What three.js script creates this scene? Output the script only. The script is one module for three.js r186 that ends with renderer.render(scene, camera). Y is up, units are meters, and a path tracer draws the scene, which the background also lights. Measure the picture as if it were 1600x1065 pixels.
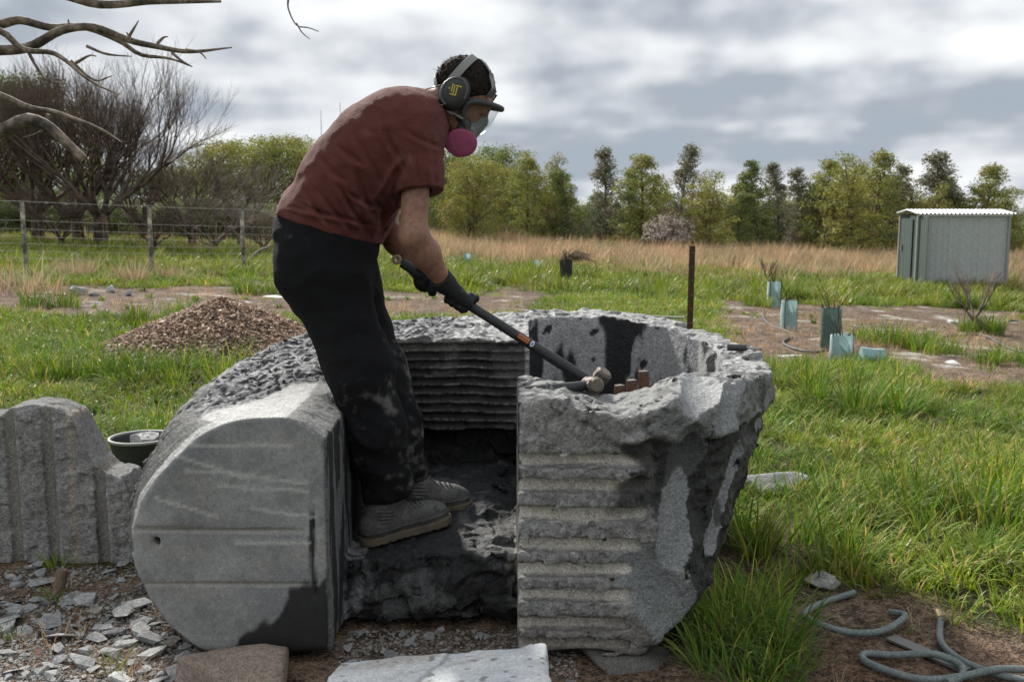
import * as THREE from 'three';
import { mergeGeometries } from 'three/addons/utils/BufferGeometryUtils.js';
import { ConvexGeometry } from 'three/addons/geometries/ConvexGeometry.js';
import { ImprovedNoise } from 'three/addons/math/ImprovedNoise.js';

// ---------------------------------------------------------------- camera, sky, sun, exposure
const scene = new THREE.Scene();
const FOCAL = 1555, PW = 1600, PH = 1065, PITCH = -7.42 * Math.PI / 180, EYE = new THREE.Vector3(0, 1.4, 0);
const camera = new THREE.PerspectiveCamera(2 * Math.atan(PH / 2 / FOCAL) * 180 / Math.PI, PW / PH, 0.1, 900);
camera.position.copy(EYE); camera.rotation.set(PITCH, 0, 0, 'YXZ'); camera.updateMatrixWorld();
camera.focus = 3.45; camera.userData.fStop = 7.1;
const EXPOSURE = 1.46;
const sun = new THREE.DirectionalLight(new THREE.Color(1.0, 0.965, 0.9), 5.0);
sun.position.set(-6.6, 10, -16.6); sun.target.position.set(0, 0, -5); sun.castShadow = true; sun.shadow.radius = 9;
Object.assign(sun.shadow.camera, { left: -30, right: 30, top: 30, bottom: -30, near: 0.5, far: 90 });
sun.shadow.mapSize.set(2048, 2048); scene.add(sun, sun.target);

// ---------------------------------------------------------------- small helpers
let seedState = 12345;
function seed(s) { seedState = s >>> 0 || 1; }
function rnd() { seedState = (seedState + 0x6D2B79F5) >>> 0; let t = seedState; t = Math.imul(t ^ (t >>> 15), t | 1); t ^= t + Math.imul(t ^ (t >>> 7), t | 61); return ((t ^ (t >>> 14)) >>> 0) / 4294967296; }
const rr = (a, b) => a + (b - a) * rnd();
const V = (x, y, z) => new THREE.Vector3(x, y, z);
const clamp = (x, a = 0, b = 1) => x < a ? a : x > b ? b : x;
const ss = (a, b, x) => { const t = clamp((x - a) / (b - a)); return t * t * (3 - 2 * t); };
const mix = (a, b, t) => a + (b - a) * t;
const mix3 = (a, b, t) => [mix(a[0], b[0], t), mix(a[1], b[1], t), mix(a[2], b[2], t)];
const noiseGen = new ImprovedNoise();
const n3 = (x, y, z) => noiseGen.noise(x + 37.2, y + 11.7, z + 91.3);
function fbm(x, y, z, o = 4) { let s = 0, a = 0.5; for (let i = 0; i < o; i++) { s += a * n3(x, y, z); x = x * 2.03 + 5.1; y = y * 2.03 + 1.7; z = z * 2.03 + 9.2; a *= 0.5; } return s; }
function h3(i, j, k) { let h = Math.imul(i, 374761393) ^ Math.imul(j, 668265263) ^ Math.imul(k, 1442695041); h = Math.imul(h ^ (h >>> 13), 1274126177); return (h ^ (h >>> 16)) >>> 0; }
function chip(x, y, z, f) { // fractured facets: every cell of a jittered lattice is a small tilted plane, about -0.5 to 0.5
  x = x * f + 50; y = y * f + 50; z = z * f + 50; const ix = Math.floor(x - 0.5), iy = Math.floor(y - 0.5), iz = Math.floor(z - 0.5); let best = 9, bx = 0, by = 0, bz = 0, bh = 0;
  for (let a = 0; a < 2; a++) for (let b = 0; b < 2; b++) for (let c = 0; c < 2; c++) { const h = h3(ix + a, iy + b, iz + c), dx = x - ix - a - 0.1 - 0.8 * (h & 1023) / 1023, dy = y - iy - b - 0.1 - 0.8 * ((h >>> 10) & 1023) / 1023, dz = z - iz - c - 0.1 - 0.8 * ((h >>> 20) & 1023) / 1023, d = dx * dx + dy * dy + dz * dz; if (d < best) { best = d; bx = dx; by = dy; bz = dz; bh = h; } }
  const g = h3(bh & 65535, bh >>> 16, 7); return (bx * ((g & 255) / 127 - 1) + by * (((g >>> 8) & 255) / 127 - 1) + bz * (((g >>> 16) & 255) / 127 - 1)) * 0.55 + ((g >>> 24) / 255 - 0.5) * 0.5;
}
function table(pts, x) { if (x <= pts[0][0]) return pts[0][1]; for (let i = 1; i < pts.length; i++) if (x <= pts[i][0]) return mix(pts[i - 1][1], pts[i][1], (x - pts[i - 1][0]) / (pts[i][0] - pts[i - 1][0])); return pts[pts.length - 1][1]; }
// the line of sight through a point of the 1600 x 1065 photograph (used while surveying where things stand)
function ray(u, v) { return V((u - PW / 2) / FOCAL, -(v - PH / 2) / FOCAL, -1).applyAxisAngle(V(1, 0, 0), PITCH).normalize(); }
function at(u, v, z) { const d = ray(u, v); return EYE.clone().addScaledVector(d, z / d.z); }
function ground(x, z) { const D = Math.hypot(x, z); const s = ss(5, 18, D); return s * (0.08 + 0.75 * Math.tanh(-x / 14)) + 0.03 * fbm(x * 0.7, 0, z * 0.7, 2) * ss(4.5, 7, D) + 0.25 * s * fbm(x * 0.05, 3, z * 0.05, 2); }
function onGround(u, v) { const d = ray(u, v); let t = 0.5; const p = V(); for (let i = 0; i < 400; i++) { p.copy(EYE).addScaledVector(d, t); const h = p.y - ground(p.x, p.z); if (h < 0.002) break; t += Math.max(0.004, h * 0.6 / Math.max(0.05, -d.y + 0.03)); if (t > 400) break; } p.y = ground(p.x, p.z); return p; }
const pxm = p => { const q = p.clone().sub(EYE).applyAxisAngle(V(1, 0, 0), -PITCH); return FOCAL / -q.z; };   // photo pixels per metre there

// sky: a bright overcast layer with darker bands, computed on the sphere
{
  const SW = 2304, SH = 1152, data = new Float32Array(SW * SH * 4);
  const blobs = [];
  const blob = (u, v, ru, rv, amp) => { const d = ray(u, v); blobs.push([Math.atan2(d.x, -d.z), Math.asin(d.y), ru / FOCAL, rv / FOCAL, amp]); };
  blob(1280, 165, 280, 46, -0.36); blob(1010, 235, 300, 30, -0.3); blob(1330, 245, 220, 26, -0.22); blob(1130, 45, 280, 40, -0.05); blob(880, 120, 60, 40, -0.16);
  blob(1555, 60, 80, 60, 0.4); blob(1530, 215, 70, 30, 0.3); blob(1180, 315, 320, 32, 0.36); blob(790, 150, 46, 36, 0.4);
  blob(420, 190, 130, 24, -0.24); blob(560, 150, 150, 40, 0.14); blob(620, 10, 130, 24, 0.2); blob(420, 110, 120, 50, -0.08);
  blob(100, 60, 220, 60, 0.02); blob(340, 222, 60, 20, 0.16); blob(1000, 60, 220, 40, 0.06); blob(1585, 150, 60, 24, -0.16); blob(1590, 290, 60, 22, 0.14);
  for (let j = 0; j < SH; j++) {
    const el = ((j + 0.5) / SH - 0.5) * Math.PI, sy = Math.sin(el), cy = Math.cos(el);
    for (let i = 0; i < SW; i++) {
      const k = (j * SW + i) * 4; let c;
      if (el < -0.03) c = [0.12, 0.12, 0.1];
      else {
        const ph = ((i + 0.5) / SW - 0.5) * 2 * Math.PI, x = cy * Math.cos(ph), z = cy * Math.sin(ph);
        const q = 1 / (Math.max(0, sy) + 0.09), az = Math.atan2(x, -z);
        const puff = fbm(x * 9, sy * 15, z * 9, 5); let t = 0.625 + 0.7 * fbm(x * q * 1.1 + 3, z * q * 1.1, 0.5, 3) + 0.75 * puff + 0.3 * (Math.abs(fbm(x * 5 + 30, sy * 14, z * 5, 4)) * 2 - 0.35);
        if (el < 0.32 && Math.abs(az) < 0.85) { const w = fbm(x * 11 + 8, sy * 24, z * 11, 5) * 1.7; for (const [ba, be, ra, re, amp] of blobs) { const da = Math.abs(az - ba) / ra, de = Math.abs(el - be) / re; if (da < 3 && de < 3) t += amp * Math.exp(-(da * da + (de + w) * (de + w)) * 0.75); } }
        t = clamp(t, 0.05, 1.15); t = t + 0.22 * (ss(0.25, 0.85, t) - t);
        c = mix3([0.19, 0.228, 0.28], [0.69, 0.705, 0.72], t);
        const up = 1 + 0.35 * ss(0.1, 1.0, sy); c = c.map(a => a * up);
      }
      data[k] = c[0]; data[k + 1] = c[1]; data[k + 2] = c[2]; data[k + 3] = 1;
    }
  }
  const t = new THREE.DataTexture(data, SW, SH, THREE.RGBAFormat, THREE.FloatType);
  t.mapping = THREE.EquirectangularReflectionMapping; t.magFilter = THREE.LinearFilter; t.minFilter = THREE.LinearFilter; t.colorSpace = THREE.LinearSRGBColorSpace; t.needsUpdate = true;
  scene.background = t; scene.environment = t;
}

// ---------------------------------------------------------------- naming
const taken = {};
function numbered(n) { const k = taken[n] = (taken[n] ?? -1) + 1; return k ? `${n}_${String(k).padStart(3, '0')}` : n; }
function thing(name, label, category, group, pos) { const o = new THREE.Group(); o.name = numbered(name); o.userData = { label, category, kind: 'thing' }; if (group) o.userData.group = group; if (pos) o.position.copy(pos); scene.add(o); return o; }
function part(parent, name, geo, mat, label) { const m = new THREE.Mesh(geo, mat); m.name = name; m.castShadow = m.receiveShadow = true; if (label) m.userData.label = label; parent.add(m); return m; }
function single(name, geo, mat, label, category, group) { const m = new THREE.Mesh(geo, mat); m.name = numbered(name); m.castShadow = m.receiveShadow = true; m.userData = { label, category, kind: 'thing' }; if (group) m.userData.group = group; scene.add(m); return m; }
function structure(name, geo, mat) { const m = new THREE.Mesh(geo, mat); m.name = name; m.castShadow = m.receiveShadow = true; m.userData = { kind: 'structure' }; scene.add(m); return m; }
function copyOf(o, label) { const c = o.clone(); c.name = numbered(o.name.replace(/_\d\d\d$/, '')); c.userData = { ...o.userData }; if (label) c.userData.label = label; scene.add(c); return c; }

// ---------------------------------------------------------------- computed textures
function perlinTile(size, cells, sd) { // tileable value noise
  seed(sd); const g = new Float32Array(cells * cells).map(() => rnd()), out = new Float32Array(size * size);
  for (let y = 0; y < size; y++) for (let x = 0; x < size; x++) {
    const fx = x / size * cells, fy = y / size * cells, ix = Math.floor(fx), iy = Math.floor(fy); let tx = fx - ix, ty = fy - iy; tx = tx * tx * (3 - 2 * tx); ty = ty * ty * (3 - 2 * ty);
    const a = g[(iy % cells) * cells + ix % cells], b = g[(iy % cells) * cells + (ix + 1) % cells], c = g[((iy + 1) % cells) * cells + ix % cells], d = g[((iy + 1) % cells) * cells + (ix + 1) % cells];
    out[y * size + x] = mix(mix(a, b, tx), mix(c, d, tx), ty);
  } return out;
}
function layered(size, layers, sd) { const o = new Float32Array(size * size); let tot = 0; layers.forEach(([cells, w], i) => { const p = perlinTile(size, cells, sd + i * 7); for (let k = 0; k < o.length; k++) o[k] += p[k] * w; tot += w; }); for (let k = 0; k < o.length; k++) o[k] /= tot; return o; }
function tex(size, f, srgb, rep = 1) { const d = new Uint8Array(size * size * 4); for (let k = 0; k < size * size; k++) { const c = f(k, k % size, Math.floor(k / size)); d[k * 4] = clamp(c[0]) * 255; d[k * 4 + 1] = clamp(c[1]) * 255; d[k * 4 + 2] = clamp(c[2]) * 255; d[k * 4 + 3] = 255; } const t = new THREE.DataTexture(d, size, size); t.wrapS = t.wrapT = THREE.RepeatWrapping; t.magFilter = THREE.LinearFilter; t.minFilter = THREE.LinearMipmapLinearFilter; t.generateMipmaps = true; if (srgb) t.colorSpace = THREE.SRGBColorSpace; t.repeat.set(rep, rep); t.needsUpdate = true; return t; }
const LG = layered(512, [[8, 0.25], [32, 0.5], [96, 0.9], [256, 1.3]], 11);
const grainColor = tex(512, k => { const g = LG[k], c = clamp(0.86 + (g - 0.5) * 0.85); return [c, c, c]; }, true, 1 / 0.35);
const fineGrain = tex(512, k => { const c = clamp(0.9 + (LG[k] - 0.5) * 0.4); return [c, c, c]; }, true, 1 / 0.45);
const LB = layered(512, [[12, 0.9], [40, 0.8], [110, 0.5], [256, 0.35]], 55);
const grainBump = tex(512, k => [LB[k], LB[k], LB[k]], false, 1 / 0.3);
const LF = layered(512, [[5, 1], [11, 0.8], [64, 0.25], [256, 0.4]], 91);
const clothBump = tex(512, (k, x, y) => { const w = 0.5 + 0.25 * Math.sin(x * Math.PI / 2) + 0.25 * Math.sin(y * Math.PI / 2); const c = LF[k] * 0.8 + w * 0.12; return [c, c, c]; }, false, 1 / 0.45);
const LS = layered(512, [[6, 0.6], [24, 0.8], [80, 1], [200, 1]], 131);
const soilColor = tex(512, k => { const c = clamp(0.8 + (LS[k] - 0.5) * 1.5); return [c, c * 0.98, c * 0.95]; }, true, 1 / 0.7);
const soilBump = tex(512, k => [LS[k], LS[k], LS[k]], false, 1 / 0.7);
const LK = layered(256, [[6, 1], [20, 0.8], [60, 0.6]], 171);
const barkColor = tex(256, (k) => { const c = clamp(0.75 + (LK[k] - 0.5) * 1.4); return [c, c, c]; }, true, 1);

// ---------------------------------------------------------------- distance-field mesher (sparse surface nets)
function meshField(f, lo, hi, cell, opt = {}) {
  const B = 4, nx = Math.ceil((hi[0] - lo[0]) / cell / B) * B, ny = Math.ceil((hi[1] - lo[1]) / cell / B) * B, nz = Math.ceil((hi[2] - lo[2]) / cell / B) * B;
  const X = nx + 1, Y = ny + 1, Z = nz + 1, grid = new Float32Array(X * Y * Z).fill(1e9), vid = new Int32Array(nx * ny * nz).fill(-1);
  const reach = cell * B * 0.87 * (opt.slack ?? 1.5), blocks = [];
  for (let k = 0; k < nz; k += B) for (let j = 0; j < ny; j += B) for (let i = 0; i < nx; i += B) {
    if (Math.abs(f(lo[0] + (i + B / 2) * cell, lo[1] + (j + B / 2) * cell, lo[2] + (k + B / 2) * cell)) > reach) continue;
    blocks.push(i, j, k);
    for (let c = k; c <= k + B; c++) for (let b = j; b <= j + B; b++) for (let a = i; a <= i + B; a++) { const g = (c * Y + b) * X + a; if (grid[g] === 1e9) { let q = f(lo[0] + a * cell, lo[1] + b * cell, lo[2] + c * cell); if (Math.abs(q) < 1e-7) q = 1e-7; grid[g] = q; } }
  }
  const pos = [], idx = [], E = [[0, 1], [0, 2], [0, 4], [1, 3], [1, 5], [2, 3], [2, 6], [3, 7], [4, 5], [4, 6], [5, 7], [6, 7]], cv = new Float32Array(8);
  for (let b = 0; b < blocks.length; b += 3) for (let c = blocks[b + 2]; c < blocks[b + 2] + B; c++) for (let bb = blocks[b + 1]; bb < blocks[b + 1] + B; bb++) for (let a = blocks[b]; a < blocks[b] + B; a++) {
    let m = 0; for (let q = 0; q < 8; q++) { cv[q] = grid[((c + (q >> 2)) * Y + bb + ((q >> 1) & 1)) * X + a + (q & 1)]; if (cv[q] < 0) m |= 1 << q; }
    if (m === 0 || m === 255) continue;
    let sx = 0, sy = 0, sz = 0, n = 0;
    for (const [p, q] of E) if ((cv[p] < 0) !== (cv[q] < 0)) { const t = cv[p] / (cv[p] - cv[q]); sx += (p & 1) + t * ((q & 1) - (p & 1)); sy += ((p >> 1) & 1) + t * (((q >> 1) & 1) - ((p >> 1) & 1)); sz += (p >> 2) + t * ((q >> 2) - (p >> 2)); n++; }
    vid[(c * ny + bb) * nx + a] = pos.length / 3; pos.push(lo[0] + (a + sx / n) * cell, lo[1] + (bb + sy / n) * cell, lo[2] + (c + sz / n) * cell);
  }
  const quad = (a, b, c, d, flip) => { if (a < 0 || b < 0 || c < 0 || d < 0) return; if (flip) idx.push(a, c, b, a, d, c); else idx.push(a, b, c, a, c, d); };
  const id = (a, b, c) => vid[(c * ny + b) * nx + a];
  for (let b = 0; b < blocks.length; b += 3) for (let c = blocks[b + 2]; c < blocks[b + 2] + B; c++) for (let j = blocks[b + 1]; j < blocks[b + 1] + B; j++) for (let a = blocks[b]; a < blocks[b] + B; a++) {
    const g0 = grid[(c * Y + j) * X + a] < 0;
    if (j > 0 && c > 0 && g0 !== grid[(c * Y + j) * X + a + 1] < 0) quad(id(a, j - 1, c - 1), id(a, j, c - 1), id(a, j, c), id(a, j - 1, c), !g0);
    if (a > 0 && c > 0 && g0 !== grid[(c * Y + j + 1) * X + a] < 0) quad(id(a - 1, j, c - 1), id(a - 1, j, c), id(a, j, c), id(a, j, c - 1), !g0);
    if (a > 0 && j > 0 && g0 !== grid[((c + 1) * Y + j) * X + a] < 0) quad(id(a - 1, j - 1, c), id(a, j - 1, c), id(a, j, c), id(a - 1, j, c), !g0);
  }
  const P = new Float32Array(pos), N = new Float32Array(pos.length), e = cell * (opt.eps ?? 0.6);
  for (let i = 0; i < P.length; i += 3) {
    const x = P[i], y = P[i + 1], z = P[i + 2];
    const d1 = f(x + e, y - e, z - e), d2 = f(x - e, y - e, z + e), d3 = f(x - e, y + e, z - e), d4 = f(x + e, y + e, z + e);
    let gx = d1 - d2 - d3 + d4, gy = -d1 - d2 + d3 + d4, gz = -d1 + d2 - d3 + d4; const l = Math.hypot(gx, gy, gz) || 1e-9; gx /= l; gy /= l; gz /= l;
    N[i] = gx; N[i + 1] = gy; N[i + 2] = gz;
  }
  return { P, N, idx };
}
// turns a mesher result into geometries by region: box-projected uv in metres, colour from paint(x, y, z, nx, ny, nz) -> [r, g, b, region]
function splitField(m, paint, nRegions = 1) {
  const { P, N, idx } = m, nv = P.length / 3, col = new Float32Array(P.length), reg = new Uint8Array(nv);
  for (let i = 0; i < nv; i++) { const c = paint ? paint(P[i * 3], P[i * 3 + 1], P[i * 3 + 2], N[i * 3], N[i * 3 + 1], N[i * 3 + 2]) : [1, 1, 1, 0]; col[i * 3] = c[0]; col[i * 3 + 1] = c[1]; col[i * 3 + 2] = c[2]; reg[i] = c[3] || 0; }
  const out = [];
  for (let r = 0; r < nRegions; r++) {
    const map = new Map(), p = [], n = [], c = [], uv = [], ix = [];
    for (let t = 0; t < idx.length; t += 3) {
      const a = idx[t], b = idx[t + 1], d = idx[t + 2];
      const rg = reg[a] === reg[b] || reg[a] === reg[d] ? reg[a] : reg[b]; if (rg !== r) continue;
      const sx = Math.abs(N[a * 3] + N[b * 3] + N[d * 3]), sy = Math.abs(N[a * 3 + 1] + N[b * 3 + 1] + N[d * 3 + 1]), sz = Math.abs(N[a * 3 + 2] + N[b * 3 + 2] + N[d * 3 + 2]);
      const ax = sx > sy && sx > sz ? 0 : sy > sz ? 1 : 2;
      for (const q of [a, b, d]) { const key = q * 3 + ax; let w = map.get(key); if (w === undefined) { w = p.length / 3; map.set(key, w); p.push(P[q * 3], P[q * 3 + 1], P[q * 3 + 2]); n.push(N[q * 3], N[q * 3 + 1], N[q * 3 + 2]); c.push(col[q * 3], col[q * 3 + 1], col[q * 3 + 2]); uv.push(ax === 0 ? P[q * 3 + 2] : P[q * 3], ax === 1 ? P[q * 3 + 2] : P[q * 3 + 1]); } ix.push(w); }
    }
    const g = new THREE.BufferGeometry(); g.setAttribute('position', new THREE.Float32BufferAttribute(p, 3)); g.setAttribute('normal', new THREE.Float32BufferAttribute(n, 3)); g.setAttribute('color', new THREE.Float32BufferAttribute(c, 3)); g.setAttribute('uv', new THREE.Float32BufferAttribute(uv, 2)); g.setIndex(ix); out.push(g);
  }
  return out;
}
const solid = (f, lo, hi, cell, paint, opt) => splitField(meshField(f, lo, hi, cell, opt), paint, 1)[0];
// distance helpers
function cone(ax, ay, az, bx, by, bz, ra, rb) { const dx = bx - ax, dy = by - ay, dz = bz - az, L2 = dx * dx + dy * dy + dz * dz || 1e-9; return (x, y, z) => { let t = ((x - ax) * dx + (y - ay) * dy + (z - az) * dz) / L2; t = t < 0 ? 0 : t > 1 ? 1 : t; const px = x - ax - dx * t, py = y - ay - dy * t, pz = z - az - dz * t; return Math.sqrt(px * px + py * py + pz * pz) - ra - (rb - ra) * t; }; }
const coneV = (a, b, ra, rb) => cone(a.x, a.y, a.z, b.x, b.y, b.z, ra, rb);
function smin(a, b, k) { const h = Math.max(k - Math.abs(a - b), 0) / k; return Math.min(a, b) - h * h * k * 0.25; }
const smax = (a, b, k) => -smin(-a, -b, k);
function blend(list, k) { return (x, y, z) => { let d = list[0](x, y, z); for (let i = 1; i < list.length; i++) d = smin(d, list[i](x, y, z), k); return d; }; }
const boxD = (x, y, z, hx, hy, hz) => { const a = Math.abs(x) - hx, b = Math.abs(y) - hy, c = Math.abs(z) - hz; return Math.hypot(Math.max(a, 0), Math.max(b, 0), Math.max(c, 0)) + Math.min(Math.max(a, b, c), 0); };
function boundsOf(pts, r) { const lo = [1e9, 1e9, 1e9], hi = [-1e9, -1e9, -1e9]; for (const p of pts) ['x', 'y', 'z'].forEach((k, i) => { lo[i] = Math.min(lo[i], p[k] - r); hi[i] = Math.max(hi[i], p[k] + r); }); return [lo, hi]; }
// materials
const mat = (o) => new THREE.MeshPhysicalMaterial(o);
const rgb = (r, g, b) => new THREE.Color().setRGB(r, g, b);

// ---------------------------------------------------------------- ground
const polyW = pts => pts.map(([u, v]) => { const p = onGround(u, v); return [p.x, p.z]; });
function inPoly(P, x, z) { let c = false, best = 1e9; for (let i = 0, j = P.length - 1; i < P.length; j = i++) { const [xi, zi] = P[i], [xj, zj] = P[j]; if ((zi > z) !== (zj > z) && x < (xj - xi) * (z - zi) / (zj - zi) + xi) c = !c; const dx = xj - xi, dz = zj - zi, t = clamp(((x - xi) * dx + (z - zi) * dz) / (dx * dx + dz * dz)); best = Math.min(best, Math.hypot(x - xi - dx * t, z - zi - dz * t)); } return c ? best : -best; }
const bedPolys = [
  polyW([[1130, 470], [1260, 476], [1440, 478], [1600, 488], [1640, 560], [1620, 604], [1520, 602], [1440, 598], [1380, 570], [1310, 560], [1210, 580], [1140, 545]]),
  polyW([[-40, 455], [60, 448], [200, 452], [330, 448], [460, 440], [600, 455], [740, 462], [800, 448], [850, 455], [820, 490], [600, 500], [470, 492], [330, 500], [200, 496], [90, 492], [-40, 480]]),
];
const dirtPolys = [
  polyW([[-60, 880], [120, 878], [240, 900], [330, 960], [560, 900], [900, 900], [1150, 1040], [1180, 1075], [600, 1110], [-60, 1110]]),
  polyW([[1170, 1030], [1205, 985], [1215, 940], [1300, 905], [1420, 935], [1490, 960], [1560, 985], [1620, 1000], [1640, 1080], [1250, 1090], [1180, 1060]]),
  polyW([[1140, 830], [1240, 815], [1280, 860], [1210, 930], [1140, 900]]),
];
function cover(x, z) { // how much of the ground there is bare: [mulch bed, dirt, dry grass]
  const w = 0.35 * fbm(x * 1.1, 7, z * 1.1, 3), w2 = 0.1 * fbm(x * 5, 2, z * 5, 2);
  let bed = 0, dirt = 0;
  for (const p of bedPolys) bed = Math.max(bed, ss(-0.25, 0.3, inPoly(p, x, z) + w * 1.3 + w2 + 0.15));
  for (const p of dirtPolys) dirt = Math.max(dirt, ss(-0.1, 0.12, inPoly(p, x, z) + w * 0.5 + w2));
  const D = Math.hypot(x, z);
  return [bed, dirt, ss(19, 24, D + w * 8)];
}
{
  const xs = [], zs = [];
  for (let x = -6; x <= 7.001; x += 0.07) xs.push(x); for (let z = -15; z <= -1.5; z += 0.07) zs.push(z);
  let s = 0.1; for (let x = 7.07; x < 420; x += s) { xs.push(x); s *= 1.12; } s = 0.1; for (let x = -6.07; x > -420; x -= s) { xs.unshift(x); s *= 1.12; }
  s = 0.1; for (let z = -15.07; z > -600; z -= s) { zs.unshift(z); s *= 1.08; } s = 0.1; for (let z = -1.4; z < 60; z += s) { zs.push(z); s *= 1.3; }
  const p = [], c = [], uv = [], ix = [];
  for (const z of zs) for (const x of xs) {
    const [bed, dirt, dry] = cover(x, z), D = Math.hypot(x, z), near = ss(20, 12, D);
    let y = ground(x, z) + near * (0.012 * fbm(x * 6, 1, z * 6, 3)); y += near * bed * 0.02 * n3(x * 3, 4, z * 3);
    p.push(x, y, z); uv.push(x, z);
    const f = fbm(x * 2.2, 5, z * 2.2, 3), g = fbm(x * 9, 15, z * 9, 2);
    let k = mix3([0.055, 0.075, 0.02], [0.10, 0.10, 0.035], clamp(0.5 + f * 1.2));
    k = mix3(k, [0.20, 0.15, 0.075], dry * 0.75);
    let m = mix3([0.17, 0.12, 0.09], [0.30, 0.23, 0.18], clamp(0.5 + f * 0.9 + g * 0.9)); const white = ss(0.2, 0.3, fbm(x * 1.7 + 40, 9, z * 1.7, 3) + 0.25 * g); m = mix3(m, [0.62, 0.6, 0.57], white * 0.8);
    k = mix3(k, m, bed);
    const dd = mix3([0.17, 0.105, 0.07], [0.26, 0.2, 0.16], clamp(0.5 + f * 1.1 + g * 0.7));
    k = mix3(k, dd, dirt); c.push(...k);
  }
  const n = xs.length; for (let j = 0; j < zs.length - 1; j++) for (let i = 0; i < n - 1; i++) { const a = j * n + i; ix.push(a, a + n, a + 1, a + 1, a + n, a + n + 1); }
  const g = new THREE.BufferGeometry(); g.setAttribute('position', new THREE.Float32BufferAttribute(p, 3)); g.setAttribute('color', new THREE.Float32BufferAttribute(c, 3)); g.setAttribute('uv', new THREE.Float32BufferAttribute(uv, 2)); g.setIndex(ix); g.computeVertexNormals();
  structure('ground', g, mat({ vertexColors: true, roughness: 0.95, map: soilColor, bumpMap: soilBump, bumpScale: 0.02, specularIntensity: 0.3 }));
}

// ---------------------------------------------------------------- the hollowed boulder
const FRONT = -2.95, BCX = -0.03, BCZ = -3.95;
const GROOVES = [672, 718, 757, 801, 849, 888, 927, 971, 1004].map(v => at(900, v, FRONT).y);
const profR = [[-0.15, 0.4], [0, 0.55], [0.05, 0.62], [0.12, 0.74], [0.19, 0.81], [0.43, 0.93], [0.6, 1], [1, 1]];
function outerD(x, y, z) {
  const dx = x - BCX, dz = z - BCZ, ax = Math.abs(dx), az = Math.abs(dz), w = ss(-0.25, 0.25, dx);
  const q = (y - 0.37), pl = Math.max(0.3, 1 - Math.pow(Math.abs(q) / (q > 0 ? 0.95 : 0.92), 2.1));
  const bl = dz > 0 ? 1.6 : 1.14, br = dz > 0 ? 1.1 : 1.12;
  const rl = Math.pow(Math.pow(ax / 1.315, 2.5) + Math.pow(az / bl, 2.5), 0.4) / pl;
  const low = dz > 0 ? ss(0.6, 0.05, y) : 0;
  const rrr = Math.pow(Math.pow(ax / (1.005 * table(profR, y)), 2.2) + Math.pow(az / (br + 0.36 * low), 2.2), 1 / 2.2);
  return (mix(rl, rrr, w) - 1) * 0.95;
}
const notch = [[0.0, 0.835], [0.1, 0.842], [0.17, 0.835], [0.25, 0.8], [0.33, 0.79], [0.4, 0.805], [0.5, 0.835], [0.6, 0.85], [0.8, 0.85]];
function topY(x, z) {
  const back = ss(-3.3, -4.9, z); let t = mix(0.785, 0.905, back);
  if (x > -0.1) { const fr = ss(-3.75, -3.3, z); t = mix(mix(t, 0.845, ss(0.5, 0.9, x) * (1 - fr) * 0.6), table(notch, x), fr); }
  else t -= 0.02 * ss(-0.7, -1.1, x);
  return t;
}
const topRough = (x, z) => x > -0.2 ? 1 : ss(0.02, -0.04, z - table([[-1.2, -3.0], [-1.0, -3.08], [-0.91, -3.16], [-0.84, -3.25], [-0.79, -3.48], [-0.5, -3.58]], x) + 0.02 * n3(x * 14, 3, z * 14));
const scoops = [];
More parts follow.
